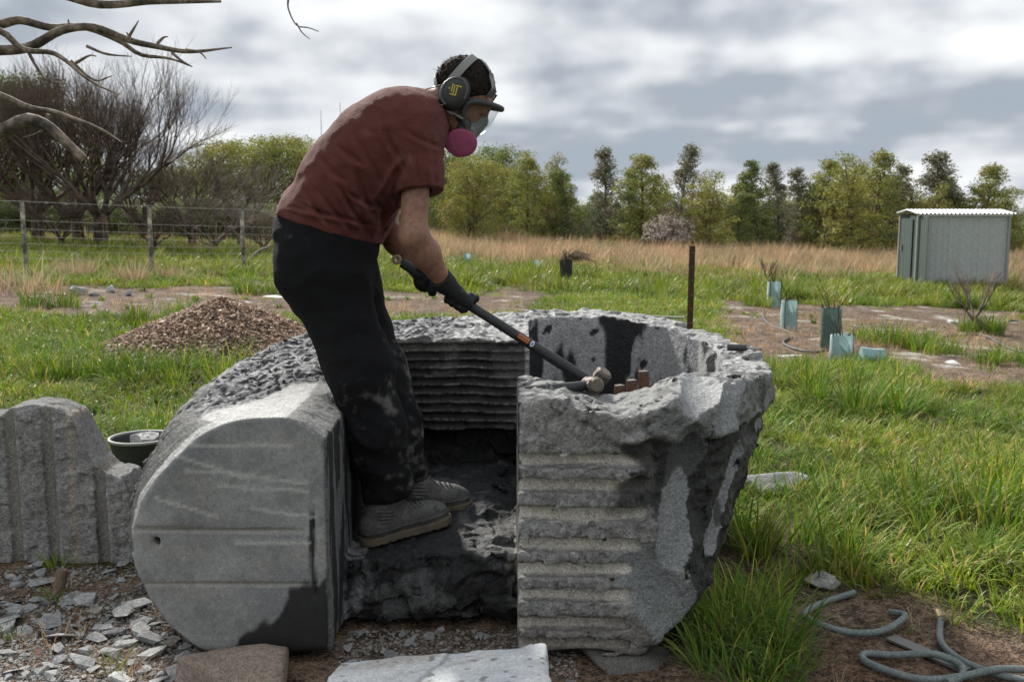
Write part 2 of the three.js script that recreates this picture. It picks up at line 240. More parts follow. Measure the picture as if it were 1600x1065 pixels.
function stoneParts(x, y, z) { // [outer skin, top, front, cavity]
  const right = x > -0.25;
  const rgh = fbm(x * 7, y * 7, z * 7, 3), fine = n3(x * 34, y * 34, z * 34), ca = chip(x, y, z, 11), cb = chip(x, y, z, 27), med = 0.35 * n3(x * 16 + 3, y * 16, z * 16) + 1.1 * cb;
  const lip = right ? ss(0.68, 0.715, y + 0.03 * n3(x * 8, 2, z * 8) - 0.02 * ss(0.45, 0.1, x)) * ss(0.18, 0.4, x) : 0;
  const calm = right ? 1 : mix(0.2, 1, ss(-3.05, -3.35, z)); let o = outerD(x, y, z) + calm * (0.03 * rgh + 0.02 * ca + 0.008 * med + 0.004 * fine) - lip * 0.03 + (right ? 0.02 : 0);
  const rough = topRough(x, z);
  let ridge = 0; if (rough > 0) { const a = Math.abs(n3(x * 17, y * 9, z * 17)), b = Math.abs(n3(x * 37 + 5, y * 20, z * 37)); ridge = right ? rough * (0.022 * ca + 0.014 * cb + 0.006 * (b - 0.25) + 0.012 * rgh) : rough * (0.022 * (a - 0.25) + 0.014 * (b - 0.25) + 0.02 * rgh + 0.02 * cb + 0.012 * ca); }
  let t = y - topY(x, z) + ridge;
  if (x < -0.4) t = smax(t, (x + 0.65) * 0.55 + (y - 0.775) * 0.835 + 0.004 * med - 0.35 * ss(-3.3, -3.75, z), 0.02);
  let f;
  if (right) {
    let band = 0.014 * cb + 0.01 * ca + 0.004 * fine + 0.01 * rgh - 0.01;
    f = z - FRONT - 0.012 + band - lip * 0.02 + 0.03 * ss(0.42, 0.55, x);
    if (f > -0.14 && f < 0.14 && y < 0.72 && x < 0.56) { const end = table([[0.1, 0.36], [0.3, 0.38], [0.5, 0.42], [0.7, 0.5]], y) + 0.04 * n3(y * 9, 3, 1); let g = 1; for (const gy of GROOVES) g = Math.min(g, Math.abs(y - gy + 0.01 * (x - 0.2))); g += 0.0025 * n3(x * 9, y * 4, 3);
      const ch = Math.hypot(g, (z - FRONT - 0.007) * 0.95, Math.max(0, x - end + 0.02)) - 0.0225; f = smax(f, -ch, 0.004); }
  } else {
    f = z - FRONT + 0.0012 * rgh;
    const a = Math.abs(y - GL1 + 0.012 * (x + 0.9)), b = Math.abs(y - GL2 + 0.008 * (x + 0.9)); if (x < -0.6) f += 0.007 * ss(0.008, 0.003, a) * ss(-0.62, -0.7, x) + 0.005 * ss(0.007, 0.003, b);
    if (z > FRONT - 0.08) f = Math.max(f, 0.012 - Math.hypot((x - HOLE.x) * 1.2, (y - HOLE.y) * 0.85));
    f += 0.012 * ss(0.005, 0.002, Math.abs(x + 0.613 + 0.006 * n3(y * 7, 1, 1))) * ss(0.5, 0.46, y) * ss(0.2, 0.24, y);
  }
  // hollows: the entrance slot, the recess under the grooved block, the bowl on the right
  const wall = 0.006 * rgh + 0.003 * fine;
  const floorY = z < -3.22 ? 0.245 + 0.03 * rgh + 0.012 * med + 0.012 * ss(-0.1, -0.3, x) : -0.02;
  const ledge = smax(floorY - y, -0.02 - y, 0.01);
  const slotFloor = Math.min(Math.max(0.236 + 0.05 * ss(-3.33, -3.62, z) + 0.02 * ss(-0.5, -0.2, x) + 0.012 * rgh + 0.035 * ca * ss(-0.3, 0.0, x) + 0.016 * cb - y, -3 - z * 0), Math.max(-0.1 - y, -3.22 + 0.05 * rgh + 0.04 * ca + 0.016 * cb - z));
  let gw = -4.2; const gv = (y - 0.465) / 0.0385; gw -= 0.016 * Math.pow(Math.abs(Math.sin((gv + 0.35 * n3(x * 5, y * 3, 2)) * Math.PI)), 0.7) + 0.012 * rgh + 0.006 * fine;
  const inX = Math.max(-0.565 + wall * 0.6 - x, x - 0.018 - wall * 0.6);
  let slot = Math.max(inX, slotFloor, gw - z, ledge * 0 - 1);
  const recess = Math.max(Math.max(-0.5 - x, x - 0.07), slotFloor, y - 0.468 - 0.02 * rgh, -4.3 + 0.03 * rgh + 0.03 * ca + 0.012 * cb - z, z + 3.9);
  const ang = Math.atan2(z + 4, x - 0.32), flute = 0.012 * Math.abs(Math.sin(ang * 7.5 + 0.6));
  let el = (Math.hypot((x - 0.32) / 0.52, (z + 4.0) / 0.75) - 1) * 0.55 + flute + 0.25 * wall; 
  let bowl = Math.max(el, 0.5 + 0.05 * rgh - y, Math.min(Math.max(0.075 - x, -0.01), gw - z) );
  bowl = Math.max(bowl, 0.06 - x > 0 && y < 0.5 ? 1 : -1);
  const cav = Math.min(slot, recess, bowl);
  return [o, t, f, cav];
}
const GL1 = at(380, 828, FRONT).y, GL2 = at(380, 912, FRONT).y, HOLE = at(244, 845, FRONT);
function stoneD(x, y, z) {
  const far = Math.max(outerD(x, y, z) - 0.1, y - 1.0, z + 2.8); if (far > 0.08) return far;
  const [o, t, f, c] = stoneParts(x, y, z);
  let d = smax(smax(o, t, x > -0.25 ? 0.015 : 0.045), f, x > -0.25 ? 0.004 : 0.006);
  d = smax(d, 0.03 - y + 0.02 * n3(x * 6, 1, z * 6), 0.03);
  if (x > 0.05) for (const s of scoops) { const q = s.f(x, y, z); if (q < 0.05) d = smax(d, -q, 0.006); }
  return smax(d, -c, 0.008);
}
function hitStone(u, v) { const d = ray(u, v); let t = 2.4; for (let i = 0; i < 300; i++) { const p = EYE.clone().addScaledVector(d, t), q = stoneD(p.x, p.y, p.z); if (q < 0.0015) return p; t += Math.max(0.0015, q * 0.6); if (t > 8) break; } return EYE.clone().addScaledVector(d, 3.3); }
{
  const list = [[1080, 700, 1052, 868, 38, 30, 0.034], [1005, 890, 1062, 962, 42, 50, 0.034], [1158, 705, 1112, 845, 17, 21, 0.03], [1186, 730, 1120, 905, 18, 20, 0.026], [1088, 588, 1082, 628, 20, 22, 0.012], [1152, 590, 1140, 665, 16, 22, 0.014], [1188, 600, 1186, 660, 10, 12, 0.01], [1150, 880, 1090, 990, 10, 12, 0.012]];
  const made = [];
  for (const [u0, v0, u1, v1, w0, w1, dep] of list) {
    const a = hitStone(u0, v0), b = hitStone(u1, v1), sc = pxm(a) * 1.0, e = 0.02;
    const nrm = p => { const g = V(stoneD(p.x + e, p.y, p.z) - stoneD(p.x - e, p.y, p.z), stoneD(p.x, p.y + e, p.z) - stoneD(p.x, p.y - e, p.z), stoneD(p.x, p.y, p.z + e) - stoneD(p.x, p.y, p.z - e)); return g.normalize(); };
    const rad = w => { const c = w / sc; return (c * c + dep * dep) / (2 * dep); };   // a shallow cut: half width c, depth dep
    const ra = rad(w0), rb = rad(w1); const na = nrm(a), nb = nrm(b);
    a.addScaledVector(na, ra - dep); b.addScaledVector(nb, rb - dep);
    made.push({ f: coneV(a, b, ra, rb) });
  }
  scoops.push(...made);
}
{
  const m = meshField(stoneD, [-1.42, -0.02, -5.2], [1.12, 0.98, -2.86], 0.009, { slack: 1.7 });
  const paint = (x, y, z, nx, ny, nz) => {
    const [o, t, f, c] = stoneParts(x, y, z), dots = n3(x * 60, y * 60, z * 60), big = fbm(x * 3, y * 3, z * 3, 3);
    const wet = [0.014, 0.014, 0.015], dry = [0.21, 0.21, 0.205]; let scoop = 1; if (x > 0.05) for (const s of scoops) scoop = Math.min(scoop, s.f(x, y, z));
    const d = Math.max(o, t, f);
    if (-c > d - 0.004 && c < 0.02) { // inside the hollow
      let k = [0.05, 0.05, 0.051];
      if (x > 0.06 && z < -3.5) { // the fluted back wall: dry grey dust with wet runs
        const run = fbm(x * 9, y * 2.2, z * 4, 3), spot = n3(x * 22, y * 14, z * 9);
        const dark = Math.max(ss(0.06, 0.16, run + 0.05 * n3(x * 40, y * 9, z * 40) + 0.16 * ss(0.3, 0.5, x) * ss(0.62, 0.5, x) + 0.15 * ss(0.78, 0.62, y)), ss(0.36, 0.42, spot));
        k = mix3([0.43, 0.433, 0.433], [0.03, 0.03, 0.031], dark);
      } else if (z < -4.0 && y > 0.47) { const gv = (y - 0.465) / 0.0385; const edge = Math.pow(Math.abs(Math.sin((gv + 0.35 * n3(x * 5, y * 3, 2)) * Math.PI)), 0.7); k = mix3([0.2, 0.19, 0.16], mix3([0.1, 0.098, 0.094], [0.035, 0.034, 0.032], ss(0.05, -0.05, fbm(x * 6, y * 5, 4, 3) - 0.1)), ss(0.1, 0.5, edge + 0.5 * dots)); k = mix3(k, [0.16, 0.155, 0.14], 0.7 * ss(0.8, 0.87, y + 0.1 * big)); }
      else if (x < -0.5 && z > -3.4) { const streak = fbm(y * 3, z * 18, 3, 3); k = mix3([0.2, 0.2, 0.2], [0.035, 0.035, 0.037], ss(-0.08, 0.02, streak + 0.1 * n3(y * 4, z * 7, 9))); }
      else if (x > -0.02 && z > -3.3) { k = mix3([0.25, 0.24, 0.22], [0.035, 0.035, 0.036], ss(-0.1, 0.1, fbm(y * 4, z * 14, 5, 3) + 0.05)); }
      else { const dust = ss(0.22, 0.34, fbm(x * 8, y * 8, z * 8, 3) + 0.15 * dots); const dampShade = ss(0.04, -0.04, fbm(x * 5 + 8, y * 7, z * 5, 4) - 0.17); k = mix3(mix3([0.09, 0.09, 0.088], [0.032, 0.032, 0.033], dampShade), [0.11, 0.11, 0.108], dust * 0.5); }  // floor and recess: wet patches, spread wide and near-black to paint in shade
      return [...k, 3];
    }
    if (f > t - 0.003 && f > o - 0.006 && scoop > 0.004) {
      if (x < -0.25) {
        let k = [0.27, 0.27, 0.263]; const mott = fbm(x * 11, y * 11, 7, 4), arc = n3(Math.hypot(x + 0.2, y + 0.9) * 60, 2, 2), s = 1 + 0.3 * big + 0.16 * dots + 0.45 * mott + 0.07 * arc; k = k.map(a => a * s); k = mix3(k, [0.2, 0.21, 0.22], 0.6 * ss(0.12, 0.3, fbm(x * 4 + 9, y * 6, 3, 3))); k = mix3(k, [0.33, 0.3, 0.25], 0.35 * ss(0.1, 0.35, fbm(x * 6, y * 14, 13, 3)));
        const scr = Math.abs(n3(x * 3 + y * 5, y * 2.2 - x * 1.3, 21)); k = mix3(k, [0.17, 0.17, 0.17], 0.3 * ss(0.03, 0.0, scr));
        const stain = y - 0.15 - 0.13 * ss(-0.78, -0.6, x) + 0.16 * ss(-0.72, -0.98, x) + 0.09 * fbm(x * 7, y * 5, 3, 3) + 0.03 * n3(x * 30, y * 20, 1); if (x > -1.02) k = mix3(k, [0.018, 0.0175, 0.017], ss(0.01, -0.01, stain + 0.035 * n3(x * 17, y * 9, 31)));
        const crack = Math.abs(x + 0.613 + 0.006 * n3(y * 7, 1, 1)); k = mix3(k, wet, ss(0.012 + 0.006 * n3(y * 25, 5, 5), 0.006, crack) * ss(0.52, 0.46, y) * ss(0.1, 0.2, y));
        const g1 = Math.abs(y - GL1 + 0.012 * (x + 0.9)), g2 = Math.abs(y - GL2 + 0.008 * (x + 0.9)); k = mix3(k, [0.27, 0.25, 0.21], ss(0.014, 0.004, Math.min(g1, g2) + 0.01 * Math.abs(dots)) * 0.8 * ss(-0.62, -0.68, x));
        for (const [yy, sl, x0, x1] of [[0.695, -0.02, -0.98, -0.66], [0.62, 0.1, -1.0, -0.62], [0.575, 0.06, -0.9, -0.62], [0.4, 0.02, -0.85, -0.62], [0.655, 0.35, -1.05, -0.8], [0.5, 0.3, -1.1, -0.9], [0.53, 0.16, -0.8, -0.6]]) { const cy = yy - sl * (x + 0.98) + 0.012 * n3(x * 6, yy * 20, 1); if (x > x0 && x < x1) { k = mix3(k, [0.48, 0.47, 0.44], 0.8 * ss(0.008, 0.003, Math.abs(y - cy))); } }
        return [...k, 1];
      }
      let g = 1; for (const gy of GROOVES) g = Math.min(g, Math.abs(y - gy + 0.006 * n3(x * 6, gy * 9, 1) + 0.01 * (x - 0.2)));
      const end = table([[0.1, 0.36], [0.3, 0.38], [0.5, 0.42], [0.7, 0.5]], y) + 0.05 * n3(y * 9, 3, 1), chan = y < 0.72 ? ss(0.021, 0.016, g) * ss(end + 0.01, end - 0.03, x) : 0;
      let k = mix3([0.22, 0.216, 0.203], [0.34, 0.333, 0.315], clamp(0.5 + 1.5 * dots + big)); k = mix3(k, [0.68, 0.635, 0.55], chan * 0.92);
      const stain = ss(0.0, 0.06, x - 0.30 + 0.25 * Math.abs(y - 0.64) + 0.22 * fbm(x * 4, y * 9, 2, 3)) * ss(0.42, 0.56, y) * ss(0.725, 0.70, y); k = mix3(k, [0.025, 0.024, 0.022], stain * 0.9);
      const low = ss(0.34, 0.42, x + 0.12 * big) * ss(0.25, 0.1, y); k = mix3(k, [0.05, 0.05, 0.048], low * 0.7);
      if (y < 0.2) k = mix3(k, [0.17, 0.14, 0.11], 0.4 * ss(0.2, 0.05, y + 0.1 * big));
      return [...k, 2];
    }
    if (scoop < 0.006) { let k = mix3([0.22, 0.228, 0.228], [0.3, 0.306, 0.306], clamp(0.5 + big * 1.4 + 0.4 * n3(x * 12, y * 4, z * 12))); const wetRun = ss(0.24, 0.32, fbm(x * 12, y * 2.5, z * 12, 2) + 0.3 * ss(0.45, 0.65, y) * ss(0.72, 0.66, y)); k = mix3(k, [0.03, 0.03, 0.03], wetRun * 0.85); return [...k, 0]; }
    if (t > o - 0.01) { // upper surfaces
      const rough = topRough(x, z);
      if (x < -0.25) { let k = mix3([0.45, 0.448, 0.43], [0.075, 0.076, 0.08], rough); const dust = ss(0.0, 0.35, n3(x * 40, y * 40, z * 40) + 0.4 * n3(x * 90, y * 90, z * 90)); if (rough > 0.5) k = mix3(k, [0.36, 0.36, 0.365], 0.8 * dust); else { k = k.map(a => a * (1 + 0.25 * big + 0.08 * dots)); if ((x + 0.65) * 0.55 + (y - 0.775) * 0.835 > -0.012) k = [0.17, 0.17, 0.165]; k = mix3(k, [0.08, 0.08, 0.08], 0.7 * ss(0.5, 0.56, n3(x * 26, 8, z * 26))); } return [...k, 4]; }
      let k = mix3([0.27, 0.27, 0.265], [0.42, 0.42, 0.41], clamp(0.5 + dots + big)); k = mix3(k, [0.07, 0.07, 0.07], 0.7 * ss(0.2, 0.4, n3(x * 20, y * 20, z * 20) + big)); k = mix3(k, k.map(a => a * 0.62), ss(-3.55, -3.35, z)); return [...k, 4];
    }
    if (x < -0.25 && o > -0.05 && z > FRONT - 0.05 - 0.02 * ss(-0.95, -0.7, x) + 0.012 * n3(x * 14, y * 14, 3) && y > 0.4) return [...[0.4, 0.4, 0.385].map(a => a * (1 + 0.2 * big + 0.1 * dots)), 4]; // dressed pale margin
    // weathered and broken outer skin
    let k = mix3([0.055, 0.055, 0.052], [0.13, 0.128, 0.12], clamp(0.45 + big * 1.6 + dots * 0.8));
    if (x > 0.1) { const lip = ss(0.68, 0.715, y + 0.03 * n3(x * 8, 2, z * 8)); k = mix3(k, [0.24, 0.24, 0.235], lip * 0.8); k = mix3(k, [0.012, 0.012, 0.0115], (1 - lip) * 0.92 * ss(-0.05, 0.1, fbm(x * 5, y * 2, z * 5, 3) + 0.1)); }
    return [...k, 0];
  };
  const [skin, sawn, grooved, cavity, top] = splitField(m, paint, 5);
  const stone = thing('hollowed_boulder', 'huge grey boulder hollowed out with an entrance slot, man working inside', 'boulder');
  const common = { vertexColors: true, map: grainColor, bumpMap: grainBump };
  part(stone, 'outer_skin', skin, mat({ ...common, roughness: 0.72, bumpScale: 0.008 }), 'broken dark outer side with pale scooped cuts');
  part(stone, 'sawn_face', sawn, mat({ ...common, map: fineGrain, roughness: 0.62, bumpScale: 0.0008 }), 'flat sawn front face with a drill hole and wet stain');
  part(stone, 'grooved_face', grooved, mat({ ...common, roughness: 0.85, bumpScale: 0.008 }), 'rough front face cut by horizontal drill channels');
  part(stone, 'hollow', cavity, mat({ ...common, roughness: 0.72, specularIntensity: 0.6, bumpScale: 0.006 }), 'wet inside of the hollow, shade partly painted into its dark colour');
  part(stone, 'rim', top, mat({ ...common, roughness: 0.8, bumpScale: 0.006 }), 'pale dusty upper surface');
}

// ---------------------------------------------------------------- the person working in the hollow
const man = thing('person', 'person in dark red t-shirt and black trousers bending over boulder with sledgehammer', 'person');
const skinMat = mat({ vertexColors: true, roughness: 0.55, bumpMap: grainBump, bumpScale: 0.0003, specularIntensity: 0.5 });
const J = at;
const jt = {
  pelN: J(503, 392, -3.43), pelF: J(522, 392, -3.60), waist: J(530, 345, -3.5), chest: J(592, 240, -3.5), neckB: J(648, 178, -3.5),
  shN: J(652, 222, -3.33), shF: J(640, 222, -3.68), elN: J(646, 368, -3.27), elF: J(598, 345, -3.70), wrN: J(694, 441, -3.40), wrF: J(664, 436, -3.50),
  hipN: J(500, 408, -3.41), hipF: J(528, 405, -3.62), knN: J(562, 590, -3.36), knF: J(600, 600, -3.58), anN: J(594, 785, -3.40), anF: J(637, 760, -3.56),
};
// head frame
const HC = J(723, 151, -3.5), HF = V(0.82, -0.57, 0).normalize(), HU = V(0.57, 0.82, 0).normalize();
const HS = V(0, 0, 1);
const H = (f, u, s) => HC.clone().addScaledVector(HF, f).addScaledVector(HU, u).addScaledVector(HS, s);   // forward, up, near side
const toHead = (x, y, z) => { const p = V(x, y, z).sub(HC); return [p.dot(HF), p.dot(HU), p.z]; };
{ // body: one continuous surface, skin showing on face, neck and arms
  const el = (c, a, b, s) => (x, y, z) => { const px = x - HC.x, py = y - HC.y, pz = z - HC.z, f = px * HF.x + py * HF.y - c[0], u = px * HU.x + py * HU.y - c[1], w = pz - c[2]; const q = Math.hypot(f / a, u / b, w / s); return (q - 1) * Math.min(a, b, s); };
  const headF = blend([el([-0.008, 0.028, 0], 0.098, 0.092, 0.076), el([0.03, -0.03, 0], 0.066, 0.088, 0.062), coneV(H(0.045, -0.095, 0.02), H(0.045, -0.095, -0.02), 0.026, 0.026), coneV(H(-0.01, -0.075, 0.045), H(0.035, -0.095, 0.03), 0.024, 0.02), coneV(H(-0.01, -0.075, -0.045), H(0.035, -0.095, -0.03), 0.024, 0.02),
    coneV(H(0.092, 0.005, 0), H(0.112, -0.034, 0), 0.009, 0.014), coneV(H(0.083, -0.058, 0.016), H(0.083, -0.058, -0.016), 0.013, 0.013), coneV(H(0.083, 0.022, 0.04), H(0.09, 0.022, -0.04), 0.012, 0.012),
    coneV(H(-0.02, -0.01, 0.07), H(-0.03, -0.03, 0.08), 0.018, 0.014), coneV(H(-0.02, -0.01, -0.07), H(-0.03, -0.03, -0.08), 0.018, 0.014)], 0.02);
  const neckF = coneV(jt.neckB, H(-0.02, -0.03, 0), 0.068, 0.058);
  const eye = s => (x, y, z) => { const p = H(0.088, 0.0, s * 0.032); return Math.hypot(x - p.x, y - p.y, z - p.z) - 0.014; }, e1 = eye(1), e2 = eye(-1);
  const parts = [coneV(jt.pelN, jt.pelF, 0.13, 0.13), coneV(jt.waist, jt.chest, 0.12, 0.135), coneV(jt.pelN, jt.waist, 0.12, 0.12), coneV(jt.chest, jt.neckB, 0.13, 0.08), coneV(jt.neckB, jt.shN, 0.06, 0.055), coneV(jt.neckB, jt.shF, 0.06, 0.055), neckF,
    coneV(jt.shN, jt.elN, 0.05, 0.043), coneV(jt.elN, V().lerpVectors(jt.elN, jt.wrN, 0.35), 0.043, 0.046), coneV(V().lerpVectors(jt.elN, jt.wrN, 0.35), jt.wrN, 0.046, 0.031), coneV(jt.shF, jt.elF, 0.055, 0.042), coneV(jt.elF, V().lerpVectors(jt.elF, jt.wrF, 0.35), 0.043, 0.045), coneV(V().lerpVectors(jt.elF, jt.wrF, 0.35), jt.wrF, 0.045, 0.031),
    coneV(jt.hipN, jt.knN, 0.085, 0.055), coneV(jt.knN, jt.anN, 0.055, 0.038), coneV(jt.hipF, jt.knF, 0.085, 0.055), coneV(jt.knF, jt.anF, 0.055, 0.038)];
  const bodyF = blend(parts, 0.035);
  const full = (x, y, z) => { const b = bodyF(x, y, z); const hx = x - HC.x, hy = y - HC.y, hz = z - HC.z; if (hx * hx + hy * hy + hz * hz > 0.05) return b; let h = headF(x, y, z); h = smin(h, e1(x, y, z), 0.006); h = smin(h, e2(x, y, z), 0.006); return smin(b, h, 0.03); };
  const all = Object.values(jt).concat([HC]);
  const [lo, hi] = boundsOf(all, 0.2);
  const g = solid(full, lo, hi, 0.0075, (x, y, z) => { const m = 0.5 + fbm(x * 14, y * 14, z * 14, 3); const arm = y < 1.45 ? ss(0.2, 0.5, fbm(x * 30, y * 30, z * 30, 2)) : 0; const fl = 1 + 0.35 * n3(x * 70, y * 70, z * 70) + 0.2 * n3(x * 130, y * 130, z * 130); return [...mix3(mix3([0.22, 0.11, 0.075], [0.28, 0.15, 0.105], m).map(a => a * fl), [0.26, 0.22, 0.19], arm * 0.3), 0]; });
  part(man, 'body', g, skinMat);
  // hair: short, dark, with loose tufts
  const hairCap = el([-0.014, 0.034, 0], 0.106, 0.1, 0.083);
  const hairF = (x, y, z) => { const px = x - HC.x, py = y - HC.y, f = px * HF.x + py * HF.y, u = px * HU.x + py * HU.y; let d = hairCap(x, y, z) + 0.004 * n3(x * 90, y * 40, z * 90) + 0.003 * n3(x * 200, y * 90, z * 200); d = smax(d, -(u - table([[-0.12, -0.05], [-0.03, -0.035], [0.02, -0.005], [0.05, 0.03], [0.08, 0.055], [0.12, 0.08]], f)), 0.01); return d; };
  const [hl, hh] = boundsOf([HC], 0.15);
  const hair = part(man, 'hair', solid(hairF, hl, hh, 0.004, (x, y, z) => { const s = 0.7 + 0.6 * Math.abs(n3(x * 160, y * 60, z * 160)); return [0.018 * s, 0.013 * s, 0.01 * s, 0]; }), mat({ vertexColors: true, roughness: 0.85, specularIntensity: 0.3 }));
  seed(77); const tuft = [];
  for (let i = 0; i < 420; i++) { const a = rr(-0.3, Math.PI * 0.98), s = rr(-0.07, 0.07); const rF = 0.104, rU = 0.098; const k = Math.sqrt(Math.max(0.05, 1 - (s / 0.085) ** 2)); const f = -0.014 - Math.cos(a) * rF * k, u = 0.034 + Math.sin(a) * rU * k; if (u < -0.02 + Math.max(0, f) * 0.9) continue; const p = H(f, u, s), n = p.clone().sub(H(-0.014, 0.034, 0)).normalize(); const L = rr(0.008, 0.02) * (rnd() < 0.05 ? 2 : 1), dir = n.clone().multiplyScalar(0.25).addScaledVector(HF, rr(-1.2, -0.3)).add(V(rr(-0.4, 0.4), rr(-0.2, 0.5), rr(-0.5, 0.5))).normalize(); const side = V().crossVectors(dir, n).normalize().multiplyScalar(0.0016); p.addScaledVector(n, -0.004); const q = p.clone().addScaledVector(dir, L); tuft.push(p.x - side.x, p.y - side.y, p.z - side.z, p.x + side.x, p.y + side.y, p.z + side.z, q.x, q.y, q.z); }
  const tg = new THREE.BufferGeometry(); tg.setAttribute('position', new THREE.Float32BufferAttribute(tuft, 3)); tg.computeVertexNormals();
  const tm = part(hair, 'loose_strands', tg, mat({ color: rgb(0.018, 0.013, 0.01), roughness: 0.85, specularIntensity: 0.3, side: THREE.DoubleSide })); tm.userData.kind = 'stuff';
}
{ // t-shirt
  const sp = [[508, 352, 0.148, 0.045], [548, 288, 0.155, 0.06], [590, 236, 0.155, 0.075], [628, 202, 0.125, 0.09], [650, 190, 0.095, 0.06]];
  const list = []; for (let i = 0; i < sp.length - 1; i++) for (const s of [-1, 1]) list.push(coneV(J(sp[i][0], sp[i][1], -3.5 + s * sp[i][3]), J(sp[i + 1][0], sp[i + 1][1], -3.5 + s * sp[i + 1][3]), sp[i][2], sp[i + 1][2]));
  list.push(coneV(J(486, 392, -3.44), J(508, 352, -3.455), 0.15, 0.148), coneV(J(486, 392, -3.56), J(508, 352, -3.545), 0.15, 0.148), coneV(J(530, 400, -3.5), J(560, 330, -3.5), 0.11, 0.12));
  const slN = [J(641, 205, -3.36), J(658, 330, -3.29)], slF = [J(636, 205, -3.64), J(626, 262, -3.68)];
  list.push(coneV(slN[0], slN[1], 0.1, 0.07), coneV(slF[0], slF[1], 0.092, 0.062));
  const base = blend(list, 0.05);
  const hemA = J(434, 333, -3.5), hemB = J(584, 379, -3.5), hemN = V(hemB.y - hemA.y, -(hemB.x - hemA.x), 0).normalize(); // points downwards
  if (hemN.y > 0) hemN.negate();
  const slDir = slN[1].clone().sub(slN[0]).normalize(), slEnd = J(660, 300, -3.3), slDirF = slF[1].clone().sub(slF[0]).normalize(), slEndF = J(618, 300, -3.69);
  const armN = coneV(jt.shN, jt.elN, 0.056, 0.05), armF = coneV(jt.shF, jt.elF, 0.062, 0.052);
  const neckHole = coneV(jt.neckB.clone().add(V(-0.02, -0.04, 0)), J(700, 152, -3.5), 0.062, 0.078);
  // creases: pull lines in the cloth from armpit, shoulder blade and waist, each a valley beside a ridge
  const crease = [[640, 248, 596, 352, 0.012, 0.016], [628, 262, 584, 344, 0.010, 0.014], [560, 262, 592, 356, 0.011, 0.015], [534, 286, 574, 366, 0.011, 0.014], [506, 300, 552, 362, 0.009, 0.013], [478, 300, 520, 350, 0.008, 0.012], [470, 318, 580, 352, 0.009, 0.012], [452, 322, 500, 332, 0.007, 0.01], [548, 300, 600, 330, 0.009, 0.012], [600, 190, 640, 268, 0.008, 0.014], [560, 210, 600, 290, 0.007, 0.02], [650, 240, 664, 296, 0.007, 0.012], [676, 216, 684, 290, 0.006, 0.011], [500, 250, 548, 282, 0.007, 0.016], [530, 230, 575, 262, 0.006, 0.016], [612, 330, 586, 372, 0.01, 0.011], [640, 205, 690, 232, 0.005, 0.012]].map(([u0, v0, u1, v1, amp, w]) => { const a = J(u0, v0, -3.34), b = J(u1, v1, -3.36); return [a.x, a.y, b.x - a.x, b.y - a.y, (b.x - a.x) ** 2 + (b.y - a.y) ** 2, amp, w]; });
  const creases = (x, y, z) => { let s = 0; x += 0.012 * n3(x * 9, y * 9, 4); y += 0.012 * n3(x * 9, y * 9, 14); for (const [ax, ay, dx, dy, L2, amp, w] of crease) { const t = ((x - ax) * dx + (y - ay) * dy) / L2; if (t < -0.15 || t > 1.15) continue; const q = ((x - ax) * dy - (y - ay) * dx) / Math.sqrt(L2); if (Math.abs(q) > w * 4) continue; s += amp * ss(-0.15, 0.25, t) * ss(1.15, 0.8, t) * (Math.exp(-q * q / (w * w * 0.35)) - 0.8 * Math.exp(-(q - w * 1.15) * (q - w * 1.15) / (w * w * 0.5))); } return s * ss(-3.6, -3.45, z); };
  const fr = (x, y, z) => { // folds: pulled from shoulder to belly
    const a = (x * 0.63 + y * 0.78), b = (x * 0.78 - y * 0.63); const w = n3(x * 5, y * 5, z * 5);
    const low = ss(1.42, 1.2, y) ; return creases(x, y, z) + 0.018 * Math.pow(Math.abs(n3(a * 6.5 + w * 0.9, b * 2.2 + 4, z * 2.5)), 0.6) * (0.35 + low) + 0.024 * low * Math.abs(n3(a * 13 + w, b * 4, z * 4)) + 0.006 * n3(x * 14, y * 14, z * 9) + 0.003 * n3(x * 30, y * 30, z * 20) - 0.011;
  };
  const shirt = (x, y, z) => {
    let d = base(x, y, z); if (d > 0.08) return d; d += fr(x, y, z);
    const hem = (x - hemA.x) * hemN.x + (y - hemA.y) * hemN.y + 0.006 * n3(x * 14, 3, z * 14); d = smax(d, hem, 0.004);
    d = smax(d, -(smax(base(x, y, z) + 0.012, -hem - 0.03, 0.01)), 0.004); // hollow at the hem
    const s1 = (x - slEnd.x) * slDir.x + (y - slEnd.y) * slDir.y + (z - slEnd.z) * slDir.z; if (z > -3.45 && x > 0 - 0.45) d = smax(d, s1, 0.004);
    if (s1 > -0.05 && z > -3.42) d = smax(d, -armN(x, y, z), 0.004);
    return smax(d, -neckHole(x, y, z), 0.006);
  };
  const [lo, hi] = boundsOf([J(434, 333, -3.5), J(690, 150, -3.5), J(662, 305, -3.3), J(600, 150, -3.72), J(584, 390, -3.5)], 0.13);
  const g = solid(shirt, lo, hi, 0.006, (x, y, z) => { const m = 0.5 + fbm(x * 6, y * 6, z * 6, 3), dust = ss(0.15, 0.4, fbm(x * 12 + 4, y * 12, z * 12, 4)); return [...mix3(mix3([0.085, 0.0185, 0.0145], [0.112, 0.026, 0.02], m), [0.22, 0.12, 0.1], dust * 0.2), 0]; }, { slack: 1.8 });
  part(man, 't_shirt', g, mat({ vertexColors: true, roughness: 0.9, sheen: 0.1, sheenRoughness: 0.7, sheenColor: rgb(0.4, 0.25, 0.22), bumpMap: clothBump, bumpScale: 0.012 }));
}
